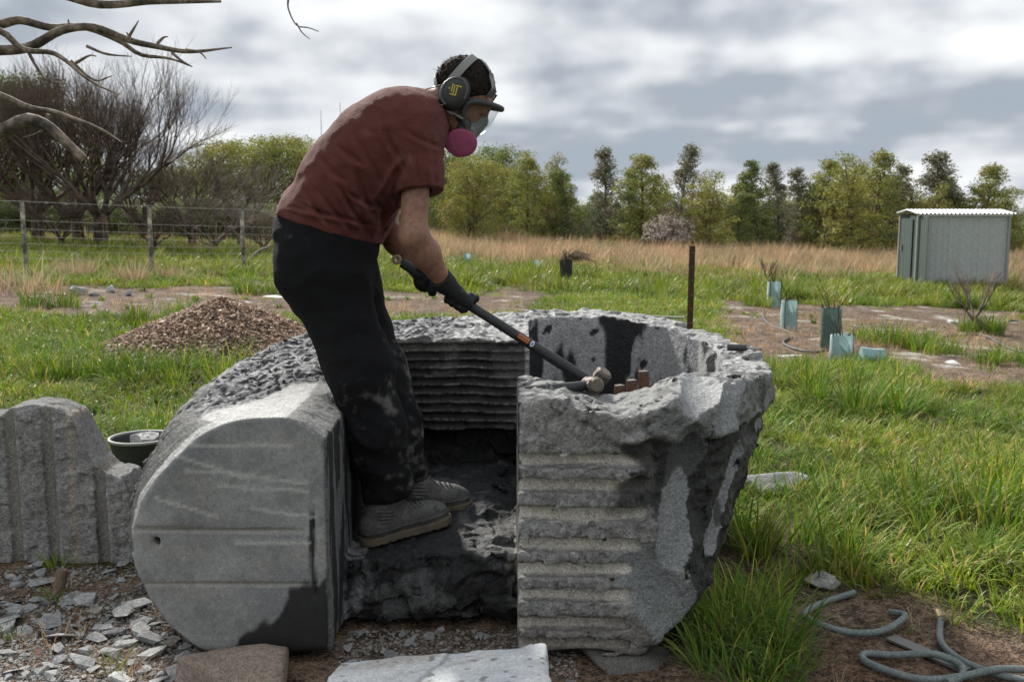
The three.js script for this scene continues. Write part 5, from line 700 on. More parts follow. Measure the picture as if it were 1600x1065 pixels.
{ // scattered stones and scraps on the mulch
  const white = mat({ color: rgb(0.6, 0.6, 0.58), roughness: 0.7, map: grainColor });
  const st = [[120, 460, 15, 9, 0, 'grey squarish rock on the mulch left of the white scraps', 'rock'], [146, 462, 8, 4, 0, 'low grey rock lying right of the squarish one', 'rock'], [200, 462, 7, 6, 0, 'small grey rock right of the white scrap', 'rock'], [355, 500, 12, 5, 2, 'dark flat rock at the top edge of the mulch heap', 'rock']];
  st.forEach(([u, v, w, h, m, label], i) => { const b = onGround(u, v), s = pxm(b); place('garden_rock', rockGeo(400 + i, w / s, h / s, w / s * 0.7), greyChip[m], b.setY(b.y + h / s * 0.6), i, label, 'rock', 'rocks on the mulch'); });
  const sc = [[172, 456, 8, 8, 'white crumpled scrap propped between grey rocks at left'], [75, 460, 7, 4, 'white scrap at far left of the mulch strip'], [432, 464, 22, 2.5, 'flat white sheet lying close behind the trousers'], [292, 480, 9, 3, 'small white scrap on mulch behind the heap'], [1490, 568, 16, 4, 'white patch of plaster with a dark cap on the right bed'], [1232, 556, 20, 2, 'flat white scrap in front of the left tree guards'], [1494, 505, 14, 5, 'white scrap at the foot of the bare sapling'], [620, 508, 9, 4, 'white scrap beyond the rim beside the trousers']];
  sc.forEach(([u, v, w, h, label], i) => { const b = onGround(u, v), s = pxm(b); place('white_scrap', rockGeo(500 + i, w / s, h / s * 0.8, w / s * 0.6, 0.35), white, b.setY(b.y + h / s * 0.25), i * 1.3, label, 'scrap', 'white scraps on the mulch', i === 0 ? 0.5 : 0.05); });
  const pipe = mat({ color: rgb(0.05, 0.048, 0.045), roughness: 0.6 }); const run = (pts, label) => single('irrigation_pipe', tubeGeo(pts.map(([u, v]) => { const p = onGround(u, v); p.y += 0.015; return p; }), [0.013, 0.013], 8), pipe, label, 'pipe', 'irrigation pipes');
  run([[1192, 484], [1196, 502], [1210, 512], [1228, 518], [1236, 528], [1224, 536], [1240, 546], [1270, 552], [1296, 548]], 'grey irrigation pipe winding past the left tree guards'); run([[1470, 528], [1530, 524], [1600, 552], [1660, 560]], 'irrigation pipe running right from the bare sapling'); run([[1560, 508], [1585, 502], [1640, 512]], 'short irrigation pipe bend at the right edge');
}

// ---------------------------------------------------------------- vegetation
function geoFrom(p, c, n) { const g = new THREE.BufferGeometry(); g.setAttribute('position', new THREE.Float32BufferAttribute(p, 3)); if (c) g.setAttribute('color', new THREE.Float32BufferAttribute(c, 3)); if (n) g.setAttribute('normal', new THREE.Float32BufferAttribute(n, 3)); else g.computeVertexNormals(); return g; }
const leafMat = o => mat({ vertexColors: true, roughness: 0.9, transmission: 0.35, thickness: 0, side: THREE.DoubleSide, clearcoat: 0.25, clearcoatRoughness: 0.4, ...o });
const grassMat = leafMat({ clearcoat: 0.1, clearcoatRoughness: 0.25, transmission: 0.4, specularIntensity: 0.5 });
function grassClump(sd, blades, len, spread, wid, pal, droop = 1) {
  seed(sd); const p = [], c = [];
  for (let b = 0; b < blades; b++) {
    const a = rr(0, 6.283), r = spread * Math.sqrt(rnd()), x0 = Math.cos(a) * r, z0 = Math.sin(a) * r, az = a + rr(-0.9, 0.9), L = len * rr(0.45, 1.15), lean = rr(0.15, 0.7), curl = rr(0.5, 1.9) * droop, w = wid * rr(0.6, 1.2);
    const tw = az + 1.57 + rr(-0.5, 0.5), sx = Math.cos(tw), sz = Math.sin(tw), S = 5; let px = x0, py = -0.01, pz = z0, th = lean; const rows = [];
    for (let s = 0; s <= S; s++) { const k = s / S, ww = w * (1 - Math.pow(k, 2.2)) * (0.6 + 0.4 * Math.min(1, k * 4)); rows.push([px - sx * ww, py, pz - sz * ww, px + sx * ww, py, pz + sz * ww]); const st = L / S; px += Math.cos(az) * Math.sin(th) * st; pz += Math.sin(az) * Math.sin(th) * st; py += Math.cos(th) * st; th = Math.min(2.5, th + curl / S * (0.4 + k)); }
    const t = rnd(), base = t < 0.84 ? mix3(pal[0], pal[1], rnd()) : pal[2], k = rr(0.8, 1.2);
    for (let s = 0; s < S; s++) { const A = rows[s], B = rows[s + 1]; p.push(A[0], A[1], A[2], A[3], A[4], A[5], B[3], B[4], B[5]); if (s < S - 1) p.push(A[0], A[1], A[2], B[3], B[4], B[5], B[0], B[1], B[2]); for (let q = 0; q < (s < S - 1 ? 6 : 3); q++) c.push(base[0] * k, base[1] * k, base[2] * k); }
  }
  return geoFrom(p, c);
}
const GREEN = [[0.11, 0.2, 0.008], [0.225, 0.32, 0.014], [0.42, 0.34, 0.12]], LUSH = [[0.07, 0.16, 0.008], [0.15, 0.26, 0.012], [0.3, 0.31, 0.05]], DRY = [[0.42, 0.30, 0.17], [0.55, 0.42, 0.27], [0.3, 0.2, 0.12]], MIXED = [[0.14, 0.22, 0.015], [0.26, 0.3, 0.035], [0.44, 0.34, 0.18]];
function scatter(name, label, geos, spots, material = grassMat) { // spots: [x, z, scale, tint, lift]
  const per = geos.map(() => []); spots.forEach((s, i) => per[i % geos.length].push(s)); const m4 = new THREE.Matrix4(), q = new THREE.Quaternion(), e = new THREE.Euler();
  per.forEach((list, gi) => { if (!list.length) return; const im = new THREE.InstancedMesh(geos[gi], material, list.length); list.forEach(([x, z, s, t, sy = 1], k) => { e.set(rr(-0.12, 0.12), rr(0, 6.283), rr(-0.12, 0.12)); q.setFromEuler(e); m4.compose(V(x, ground(x, z), z), q, V(s, s * sy, s)); im.setMatrixAt(k, m4); im.setColorAt(k, rgb(t[0], t[1], t[2])); }); im.name = numbered(name); im.castShadow = im.receiveShadow = true; im.userData = { kind: 'stuff', label, category: 'grass' }; scene.add(im); });
}
const pileC = onGround(352, 548), slabX = J(215, 850, -3.85).x, shedX = J(1432, 436, -24).x;
function blocked(x, z, r = 0) {
  if (outerD(x, 0.37, z) < 0.03 + r && z < FRONT + 0.05) return true;
  if (Math.hypot(x - pileC.x, z - pileC.z) < 1.05) return true;
  if (x < slabX + 0.04 && x > -2.7 && z < -3.8 && z > -4.12) return true;
  if (x > shedX - 0.1 && x < shedX + 2.6 && z < -23.9 && z > -26) return true; return false;
}
{
  const inView = (x, z, m = 0.9) => Math.abs(x) < -z * 0.58 + m;
  const short = [1, 2, 3, 4].map(k => grassClump(k, 24, 0.155, 0.08, 0.0042, GREEN, 1.5)), long = [5, 6, 7].map(k => grassClump(k, 34, 0.26, 0.09, 0.0046, LUSH, 1.25)), wide = [8, 9, 10].map(k => grassClump(k, 36, 0.145, 0.17, 0.006, GREEN, 1.5)), midT = [11, 12].map(k => grassClump(k, 44, 0.21, 0.2, 0.008, MIXED, 1.2)), dry = [13, 14, 15].map(k => grassClump(k, 34, 0.75, 0.3, 0.008, DRY, 0.4)), litter = [16, 17].map(k => grassClump(k, 14, 0.16, 0.07, 0.0025, DRY, 1.4));
  seed(2024); const tint = (x, z) => { const f = fbm(x * 0.9, 3, z * 0.9, 3), y = clamp(0.5 + f * 1.9), k = rr(0.62, 1.3); return [mix(0.75, 1.3, y) * k, mix(0.85, 1.12, y) * k, mix(0.8, 1.1, y) * k]; };
  const A = [], B = [], C = [], D = [], E = [], L = [];
  const gather = (n, z0, z1, out, keep, sc) => { let t = 0; while (t++ < n) { const z = -Math.sqrt(rr(z0 * z0, z1 * z1)), x = rr(-1, 1) * (-z * 0.58 + 0.9); if (blocked(x, z)) continue; const [bed, dirt, far] = cover(x, z); const k = keep(x, z, bed, dirt, far); if (rnd() > k) continue; out.push([x, z, sc() * (0.75 + 0.25 * k), tint(x, z), rr(0.8, 1.2)]); } };
  const lush = (x, z) => ss(0.02, 0.22, fbm(x * 0.8 + 20, 1, z * 0.8, 3) + 0.12 * n3(x * 2.5, 6, z * 2.5));
  gather(10500, 2.9, 9.5, A, (x, z, b, d) => (1 - b) * (1 - d * 0.95) * (0.3 + 0.7 * ss(-0.22, 0.06, fbm(x * 1.6, 8, z * 1.6, 3))), () => rr(0.6, 1.15));
  gather(6500, 2.9, 12, B, (x, z, b, d) => (1 - b * 0.97) * (1 - d) * lush(x, z), () => rr(0.5, 1.0));
  gather(14000, 9, 22, C, (x, z, b) => (1 - b * 0.985) * 0.9, () => rr(0.6, 1.25));
  gather(11000, 17, 44, D, (x, z, b) => (1 - b), () => rr(0.8, 1.7));
  gather(10000, 22, 42, E, (x, z) => { const u = x / -z, patch = ss(-0.2, 0.15, fbm(x * 0.25, 1, z * 0.25, 3)); return u > -0.1 ? (0.45 + 0.55 * patch) * ss(23, 27, -z + 5 * n3(x * 0.3, 1, z * 0.3)) : 0.12 * ss(18, 24, -z); }, () => rr(0.45, 1.0));
  gather(4500, 2.8, 15, L, (x, z, b, d) => Math.max(b * 0.55, d * 0.12, 0.05), () => rr(0.5, 1.2));
  // rank tufts: beside the boulder and on the mulch beds
  const tuft = (u, v, n, r, s) => { const c = onGround(u, v); for (let i = 0; i < n; i++) { const a = rr(0, 6.283), q = r * Math.sqrt(rnd()), x = c.x + Math.cos(a) * q, z = c.z + Math.sin(a) * q; if (!blocked(x, z, -0.15)) B.push([x, z, s * rr(0.75, 1.15), tint(x, z), rr(1, 1.4)]); } };
  tuft(1150, 1015, 18, 0.18, 0.85); tuft(1130, 985, 12, 0.16, 0.9); tuft(1170, 1060, 10, 0.12, 0.75); tuft(1340, 640, 26, 0.4, 1.1); tuft(1265, 870, 12, 0.25, 1.0); tuft(1530, 800, 16, 0.35, 1.1);
  tuft(1395, 538, 24, 0.4, 1.1); tuft(1460, 550, 16, 0.3, 0.95); tuft(1580, 568, 18, 0.35, 1.0); tuft(1535, 520, 16, 0.22, 1.3); tuft(1510, 480, 16, 0.35, 1.5); tuft(1235, 468, 16, 0.3, 1.5); tuft(1180, 478, 10, 0.25, 1); tuft(900, 425, 20, 0.8, 1.6); tuft(770, 428, 24, 1, 1.5); tuft(1000, 430, 20, 0.8, 1.6); tuft(1100, 432, 18, 0.7, 1.6); tuft(650, 440, 18, 0.5, 1.5); tuft(80, 480, 8, 0.3, 1.3); tuft(400, 458, 12, 0.4, 1.2); tuft(270, 500, 20, 0.5, 1.2); tuft(300, 585, 60, 0.75, 1.15); tuft(130, 570, 40, 0.8, 1.1); tuft(480, 468, 10, 0.4, 1.2); tuft(1270, 596, 36, 0.4, 1.0); tuft(1220, 604, 20, 0.3, 1.0); tuft(1370, 596, 20, 0.4, 0.9);
  const drySpots = []; const dtuft = (u, v, n, r, s) => { const c = onGround(u, v); for (let i = 0; i < n; i++) { const a = rr(0, 6.283), q = r * Math.sqrt(rnd()); drySpots.push([c.x + Math.cos(a) * q, c.z + Math.sin(a) * q, s * rr(0.7, 1.1), [1, 1, 1].map(v => v * rr(0.8, 1.1)), 1]); } };
  dtuft(15, 455, 16, 0.7, 0.75); dtuft(120, 430, 8, 0.4, 0.6); dtuft(205, 440, 9, 0.35, 0.6); dtuft(300, 432, 10, 0.9, 0.45); dtuft(160, 425, 16, 1.6, 0.4); dtuft(380, 428, 10, 1.0, 0.4); dtuft(640, 440, 5, 0.3, 0.5);
  const weedGeo = [21, 22, 23].map(k => grassClump(k, 16, 0.13, 0.04, 0.013, LUSH, 1.7)), W = [], straw = []; gather(2600, 2.9, 16, W, (x, z, b, d) => (1 - d) * (1 - b * 0.8) * ss(0.0, 0.25, fbm(x * 1.7 + 60, 2, z * 1.7, 3)), () => rr(0.5, 1.3)); gather(3600, 2.9, 18, straw, (x, z, b, d) => (1 - d * 0.7) * ss(0.08, 0.3, fbm(x * 1.2 + 90, 4, z * 1.2, 3)), () => rr(0.6, 1.4));
  scatter('weeds', 'broad leaved weeds growing among the grass', weedGeo, W); scatter('dead_thatch', 'dead straw coloured stems among the green grass', litter, straw);
  scatter('grass', 'short bright green grass covering the ground round the boulder', short, A); scatter('tufted_grass', 'long dark green grass growing in rank tufts', long, B); scatter('meadow_grass', 'green grass of the middle distance', wide, C); scatter('far_grass', 'yellow green grass far off towards the trees', midT, D); scatter('dry_grass', 'tall dry tan grass in a band before the trees', dry, E.concat(drySpots)); scatter('dead_grass', 'dead straw lying on mulch and bare soil', litter, L);
}
// ---- trees in leaf
const barkMat = mat({ color: rgb(0.16, 0.125, 0.1), roughness: 0.9, map: barkColor }), paleBark = mat({ color: rgb(0.3, 0.26, 0.21), roughness: 0.9, map: barkColor }), crownMat = leafMat({ clearcoat: 0.2, clearcoatRoughness: 0.45, transmission: 0.4 });
function limb(list, a, b, ra, rb, bend = 0.12) { const m = a.clone().lerp(b, 0.5).add(V(rr(-1, 1), rr(-0.5, 0.8), rr(-1, 1)).multiplyScalar(a.distanceTo(b) * bend)); list.add([a, m, b], [ra, (ra + rb) / 2, rb], ra > 0.05 ? 7 : 4); return m; }
function Sticks() { this.p = []; this.n = []; this.uv = []; this.ix = []; }
Sticks.prototype.add = function (pts, r, seg) {
  const { p, n, uv, ix } = this, o = p.length / 3, N = pts.length;
  for (let i = 0; i < N; i++) {
    const A = pts[Math.max(0, i - 1)], B = pts[Math.min(i + 1, N - 1)]; let dx = B.x - A.x, dy = B.y - A.y, dz = B.z - A.z, l = Math.hypot(dx, dy, dz) || 1; dx /= l; dy /= l; dz /= l;
    let ax, ay, az; if (Math.abs(dy) < 0.9) { ax = -dz; ay = 0; az = dx; } else { ax = 0; ay = dz; az = -dy; } l = Math.hypot(ax, ay, az); ax /= l; ay /= l; az /= l;
    const bx = dy * az - dz * ay, by = dz * ax - dx * az, bz = dx * ay - dy * ax, P = pts[i];
    for (let j = 0; j < seg; j++) { const t = j / seg * 6.2832, c = Math.cos(t), s = Math.sin(t), x = ax * c + bx * s, y = ay * c + by * s, z = az * c + bz * s; p.push(P.x + x * r[i], P.y + y * r[i], P.z + z * r[i]); n.push(x, y, z); uv.push(j / seg, P.y * 2); }
  }
  for (let i = 0; i < N - 1; i++) for (let j = 0; j < seg; j++) { const a = o + i * seg + j, b = o + i * seg + (j + 1) % seg; ix.push(a, b, a + seg, b, b + seg, a + seg); }
};
Sticks.prototype.geo = function () { const g = new THREE.BufferGeometry(); g.setAttribute('position', new THREE.Float32BufferAttribute(this.p, 3)); g.setAttribute('normal', new THREE.Float32BufferAttribute(this.n, 3)); g.setAttribute('uv', new THREE.Float32BufferAttribute(this.uv, 2)); g.setIndex(this.ix); return g; };
function gum(sd, H0, shape, nClumps, leaves, pal, leafL = 0.115) { // unit tree about H0 tall: [trunk geometry, crown geometry]
  seed(sd); const wood = new Sticks(), p = [], c = []; const stems = shape.stems ?? 1, axis = [];
  for (let s = 0; s < stems; s++) { const top = V(rr(-0.12, 0.12) * H0 * (stems > 1 ? 1.6 : 0.7), H0 * rr(0.86, 0.97), rr(-0.12, 0.12) * H0), mid = V(top.x * 0.3 + rr(-0.1, 0.1), H0 * 0.45, top.z * 0.3 + rr(-0.1, 0.1)); wood.add([V(rr(-0.1, 0.1) * (stems - 1), -0.2, 0), mid, top], [0.018 * H0, 0.011 * H0, 0.002 * H0], 7); axis.push([mid, top]); }
  for (let k = 0; k < nClumps; k++) {
    const [mid, top] = axis[k % stems], t = Math.pow(rnd(), shape.low ?? 0.8), y = mix(shape.bottom, 1, t) * H0 * 0.98, rad = table(shape.prof, y / H0) * H0 * Math.pow(rnd(), 0.55), a = rr(0, 6.283), ax = y < mid.y ? mid.clone().multiplyScalar(y / mid.y) : mid.clone().lerp(top, clamp((y - mid.y) / (top.y - mid.y)));
    const e = V(ax.x + Math.cos(a) * rad, y, ax.z + Math.sin(a) * rad), s0 = V(ax.x, Math.max(0.1, y - rad * rr(0.5, 1.1) - 0.1), ax.z); if (k % 2 === 0) limb(wood, s0, e, 0.006 * H0 * 0.6, 0.002 * H0, 0.1);
    const cr = shape.clump * H0 * rr(0.55, 1.25), tone = mix3(pal[0], pal[1], clamp(rr(-0.2, 1.2))), warm = rnd() < 0.12 ? pal[2] : tone;
    for (let l = 0; l < leaves; l++) { const d = V(rr(-1, 1), rr(-1, 1), rr(-1, 1)); if (d.lengthSq() > 1) continue; d.multiplyScalar(cr); d.y *= 0.85; const o = e.clone().add(d), down = V(rr(-0.7, 0.7), rr(-1, 0.15), rr(-0.7, 0.7)).normalize(), sd2 = V(rr(-1, 1), rr(-0.4, 0.4), rr(-1, 1)).cross(down).normalize(), L = leafL * rr(0.6, 1.3), w = L * 0.2; const m = o.clone().addScaledVector(down, L * 0.45), q = o.clone().addScaledVector(down, L); p.push(o.x, o.y, o.z, m.x - sd2.x * w, m.y - sd2.y * w, m.z - sd2.z * w, q.x, q.y, q.z, o.x, o.y, o.z, q.x, q.y, q.z, m.x + sd2.x * w, m.y + sd2.y * w, m.z + sd2.z * w); const k2 = rr(0.75, 1.25), b = rnd() < 0.85 ? warm : tone; for (let i = 0; i < 6; i++) c.push(b[0] * k2, b[1] * k2, b[2] * k2); }
  }
  return [wood.geo(), geoFrom(p, c)];
}
const OLIVE = [[0.15, 0.18, 0.022], [0.28, 0.285, 0.04], [0.25, 0.18, 0.06]], DEEP = [[0.1, 0.15, 0.024], [0.19, 0.225, 0.035], [0.19, 0.16, 0.05]], YELLOW = [[0.18, 0.19, 0.022], [0.3, 0.29, 0.045], [0.28, 0.2, 0.06]], GREYG = [[0.12, 0.13, 0.07], [0.2, 0.19, 0.11], [0.25, 0.19, 0.12]];
const slender = { bottom: 0.05, prof: [[0, 0.14], [0.25, 0.18], [0.5, 0.15], [0.8, 0.09], [1, 0.02]], clump: 0.055, low: 1.1 }, column = { bottom: 0.03, prof: [[0, 0.2], [0.3, 0.25], [0.6, 0.2], [0.85, 0.11], [1, 0.03]], clump: 0.065, low: 1.15 }, broad = { bottom: 0.06, prof: [[0, 0.3], [0.3, 0.34], [0.6, 0.38], [0.85, 0.28], [1, 0.1]], clump: 0.09, stems: 3, low: 0.9 };
const kinds = {
  thin: gum(61, 5, slender, 170, 100, GREYG), thinGreen: gum(62, 5, slender, 170, 110, DEEP), col: gum(63, 5, column, 180, 120, OLIVE), col2: gum(64, 5, { ...column, stems: 2 }, 180, 120, DEEP), colY: gum(65, 5, { ...column, stems: 2 }, 180, 120, YELLOW), wide: gum(66, 5, broad, 280, 130, OLIVE), wideY: gum(67, 5, broad, 280, 130, YELLOW), wideD: gum(68, 5, broad, 280, 130, DEEP),
};
function tree(u, vTop, z, kind, wpx, label, vBase) {
  if (z < -40) { z *= 0.86; wpx *= 1.25; }
  const t = J(u, vTop, z), gy = ground(t.x, t.z), h = t.y - gy, [wg, cg] = kinds[kind], o = thing('gum_tree', label, 'tree', 'gum trees along the back', V(t.x, gy, t.z));
  part(o, 'trunk', wg, /thin/.test(kind) ? paleBark : barkMat); part(o, 'crown', cg, crownMat); const natural = { thin: 0.32, thinGreen: 0.32, col: 0.44, col2: 0.5, colY: 0.5, wide: 0.76, wideY: 0.76, wideD: 0.76 }[kind] * h; const sx = wpx ? wpx / pxm(t) / natural : 1; o.scale.set(h / 5 * sx, h / 5, h / 5 * sx); o.rotation.y = u * 1.7; void vBase;
}
tree(350, 224, -46, 'wideY', 110, 'yellow green gum tree with rounded top behind the bare thicket, left of the person');
tree(408, 216, -48, 'wide', 120, 'broad olive gum tree second from left beside the bare thicket');
tree(468, 217, -50, 'wideY', 110, 'broad gum tree touching the back of the red shirt');
tree(520, 235, -50, 'wideD', 90, 'dark gum tree mostly hidden behind the red shirt');
tree(640, 225, -52, 'wideD', 110, 'dark gum tree behind the bent arms');
tree(705, 232, -47, 'wideD', 100, 'dark green gum tree directly below the pink filter');
tree(735, 250, -42, 'wideY', 95, 'low yellow green gum tree right of the pink filter');
tree(775, 228, -54, 'wideD', 95, 'taller dark gum tree right behind the yellow green one');
tree(822, 246, -46, 'col', 62, 'olive gum tree with pointed top, first of the row right of the person');
tree(852, 236, -48, 'colY', 60, 'yellow green gum tree, second of the row right of the person');
tree(893, 262, -46, 'col2', 58, 'short bushy gum tree before the first gap in the row');
tree(946, 231, -49, 'thin', 46, 'thin grey leaved gum tree standing left of a dense green one');
tree(975, 262, -50, 'thinGreen', 40, 'slim dark gum tree squeezed between the thin grey and dense green trees');
tree(1003, 242, -47, 'col', 76, 'dense green gum tree right of the thin grey one');
tree(1065, 226, -50, 'thin', 44, 'tallest slender grey gum tree above the pink blossom bush');
tree(1108, 268, -45, 'colY', 70, 'rounded gum tree right behind the top of the star picket');
tree(1150, 298, -47, 'col2', 56, 'low dark gum tree right of the star picket');
tree(1191, 249, -48, 'thinGreen', 50, 'slim green gum tree with tufted top left of the paired trees');
tree(1222, 254, -50, 'thin', 40, 'left one of two slim grey gums near the middle right');
tree(1256, 262, -48, 'thin', 44, 'right one of two slim grey gums near the middle right');
tree(1288, 250, -47, 'col', 62, 'olive gum tree three places left of the shed');
tree(1333, 240, -45, 'colY', 78, 'large yellow green gum tree two places left of the shed');
tree(1366, 236, -48, 'col', 70, 'large olive gum tree just left of the shed');
tree(1402, 256, -50, 'thin', 46, 'thin gum tree with sparse crown at the left edge of shed');
tree(1467, 238, -52, 'thin', 66, 'airy gum tree rising behind the middle of the shed roof');
tree(1445, 285, -50, 'colY', 60, 'low yellow gum tree behind the left end of the shed roof');
tree(1540, 257, -50, 'col', 70, 'olive gum tree behind the right end of the shed roof');
tree(1508, 290, -52, 'colY', 60, 'low yellow gum tree between two taller ones behind the shed');
tree(1598, 345, -60, 'wideD', 60, 'distant dark gum tree at the right edge beyond the shed');
tree(1660, 260, -52, 'col', 70, 'olive gum tree just beyond the right edge of the picture');
for (const [u, v, k, w] of [[1720, 275, 'wide', 'first'], [1790, 250, 'colY', 'second'], [1850, 270, 'wideD', 'third'], [1920, 255, 'col', 'fourth']]) tree(u, v, -50, k, 110, `gum tree beyond the right edge of the picture, ${w} past the shed`);
const fill = [[715, 262, 'colY', 'under the pink filter'], [800, 262, 'wideY', 'left end of the first row'], [875, 275, 'colY', 'close left of the short bushy gum'], [920, 300, 'thinGreen', 'at the first gap in the row'], [1030, 275, 'colY', 'right of the dense green gum'], [1085, 300, 'col', 'below the tallest slender gum'], [1135, 290, 'colY', 'right of the rounded gum'], [1172, 285, 'col', 'left of the slim green gum'], [1238, 290, 'colY', 'between the two slim grey gums'], [1270, 285, 'thinGreen', 'right of the two slim grey gums'], [1310, 268, 'colY', 'left of the large yellow green gum'], [1350, 262, 'wideY', 'between the two large gums'], [1385, 275, 'colY', 'behind the left corner of the shed'], [1425, 290, 'thin', 'over the left end of the shed'], [1490, 275, 'col', 'over the middle of the shed'], [1570, 295, 'colY', 'over the right end of the shed']];
for (const [u, v, k, where] of fill) tree(u, v, -52, k, 64, `younger gum tree filling the row ${where}`);
const backRow = [[690, 290, 'wide', 'left of the first gum row'], [840, 300, 'wideD', 'under the first gum row'], [900, 318, 'wide', 'at the first gap'], [960, 322, 'wideD', 'under the thin grey gum'], [1030, 345, 'wide', 'behind the pink blossom'], [1090, 322, 'wideD', 'behind the star picket top'], [1150, 330, 'wide', 'right of the star picket'], [1210, 312, 'wideD', 'under the two slim grey gums'], [1262, 318, 'wideY', 'left of the large gums'], [1310, 300, 'wideD', 'under the large gums'], [1385, 312, 'wide', 'at the left corner of the shed'], [1440, 318, 'wideY', 'just above the shed roof'], [1575, 338, 'wideD', 'at the right end of the shed roof']];
for (const [u, v, k, where] of backRow) tree(u, v, -57, k, 110, `low bushy tree in the back row ${where}`);
tree(20, 120, -36, 'wideD', 240, 'large dark tree behind the bare tree at the left edge');
tree(-60, 150, -34, 'wide', 240, 'large olive tree at the extreme left edge');
tree(240, 268, -42, 'wideD', 130, 'dark low tree behind the bare thicket');
tree(130, 240, -40, 'wideD', 130, 'dark tree seen through the branches of the bare tree');
tree(300, 262, -44, 'wide', 110, 'olive tree seen through the twigs at right of the bare tree');
const under = [[-30, 300, 'at the extreme left'], [40, 310, 'under the bare tree left of the big one'], [105, 318, 'left of the big bare trunk'], [175, 312, 'right of the big bare trunk'], [235, 318, 'behind the middle fence post'], [290, 305, 'left of the right fence post'], [345, 312, 'behind the right fence post'], [400, 318, 'beside the trousers'], [450, 320, 'behind the trousers']];
for (const [u, v, where] of under) tree(u, v, -31, 'wideD', 120, `dark low bush in the thicket ${where}`);
// ---- bare trees and thicket
function bare(sd, H0, spread, depth, up, first = 6) {
  seed(sd); const parts = new Sticks(), stem = new Sticks();
  const grow = (a, dir, len, r, d) => {
    const mid = a.clone().addScaledVector(dir, len * 0.5).add(V(rr(-1, 1), rr(-1, 1), rr(-1, 1)).multiplyScalar(len * 0.09)), e = a.clone().addScaledVector(dir, len).add(V(rr(-1, 1), rr(-0.5, 1), rr(-1, 1)).multiplyScalar(len * 0.12)); const r2 = d === 0 ? r * 0.4 : r * 0.64;
    parts.add(d < 2 ? [a, e] : [a, mid, e], d < 2 ? [r, r2] : [r, (r + r2) / 2, r2], r > 0.03 ? 6 : 3); if (d === 0) return;
    const n = d > 2 ? 3 : rnd() < 0.5 ? 3 : 4; for (let i = 0; i < n; i++) { const nd = dir.clone().multiplyScalar(1.0).add(V(rr(-1, 1) * spread, rr(-0.35, 0.6) + up, rr(-1, 1) * spread)).normalize(); grow(i === 0 ? e : (rnd() < 0.5 ? mid : e), nd, len * rr(0.6, 0.86), r2 * rr(0.75, 0.95), d - 1); }
  };
  const t = V(rr(-0.1, 0.1), H0 * 0.16, 0); stem.add([V(0, -0.2, 0), V(rr(-0.05, 0.05), H0 * 0.08, 0), t], [0.036 * H0, 0.028 * H0, 0.025 * H0], 8);
  for (let i = 0; i < first; i++) { const a = i / first * 6.283 + rr(-0.4, 0.4), k = rr(0.35, 1); grow(t.clone().setY(t.y * rr(0.7, 1)), V(Math.cos(a) * k, rr(0.6, 1.1), Math.sin(a) * k).normalize(), H0 * rr(0.19, 0.26), 0.0125 * H0, depth); }
  return [stem.geo(), parts.geo()];
}
const twigMat = mat({ color: rgb(0.17, 0.12, 0.09), roughness: 0.9, map: barkColor }), twigPale = mat({ color: rgb(0.24, 0.185, 0.15), roughness: 0.9, map: barkColor });
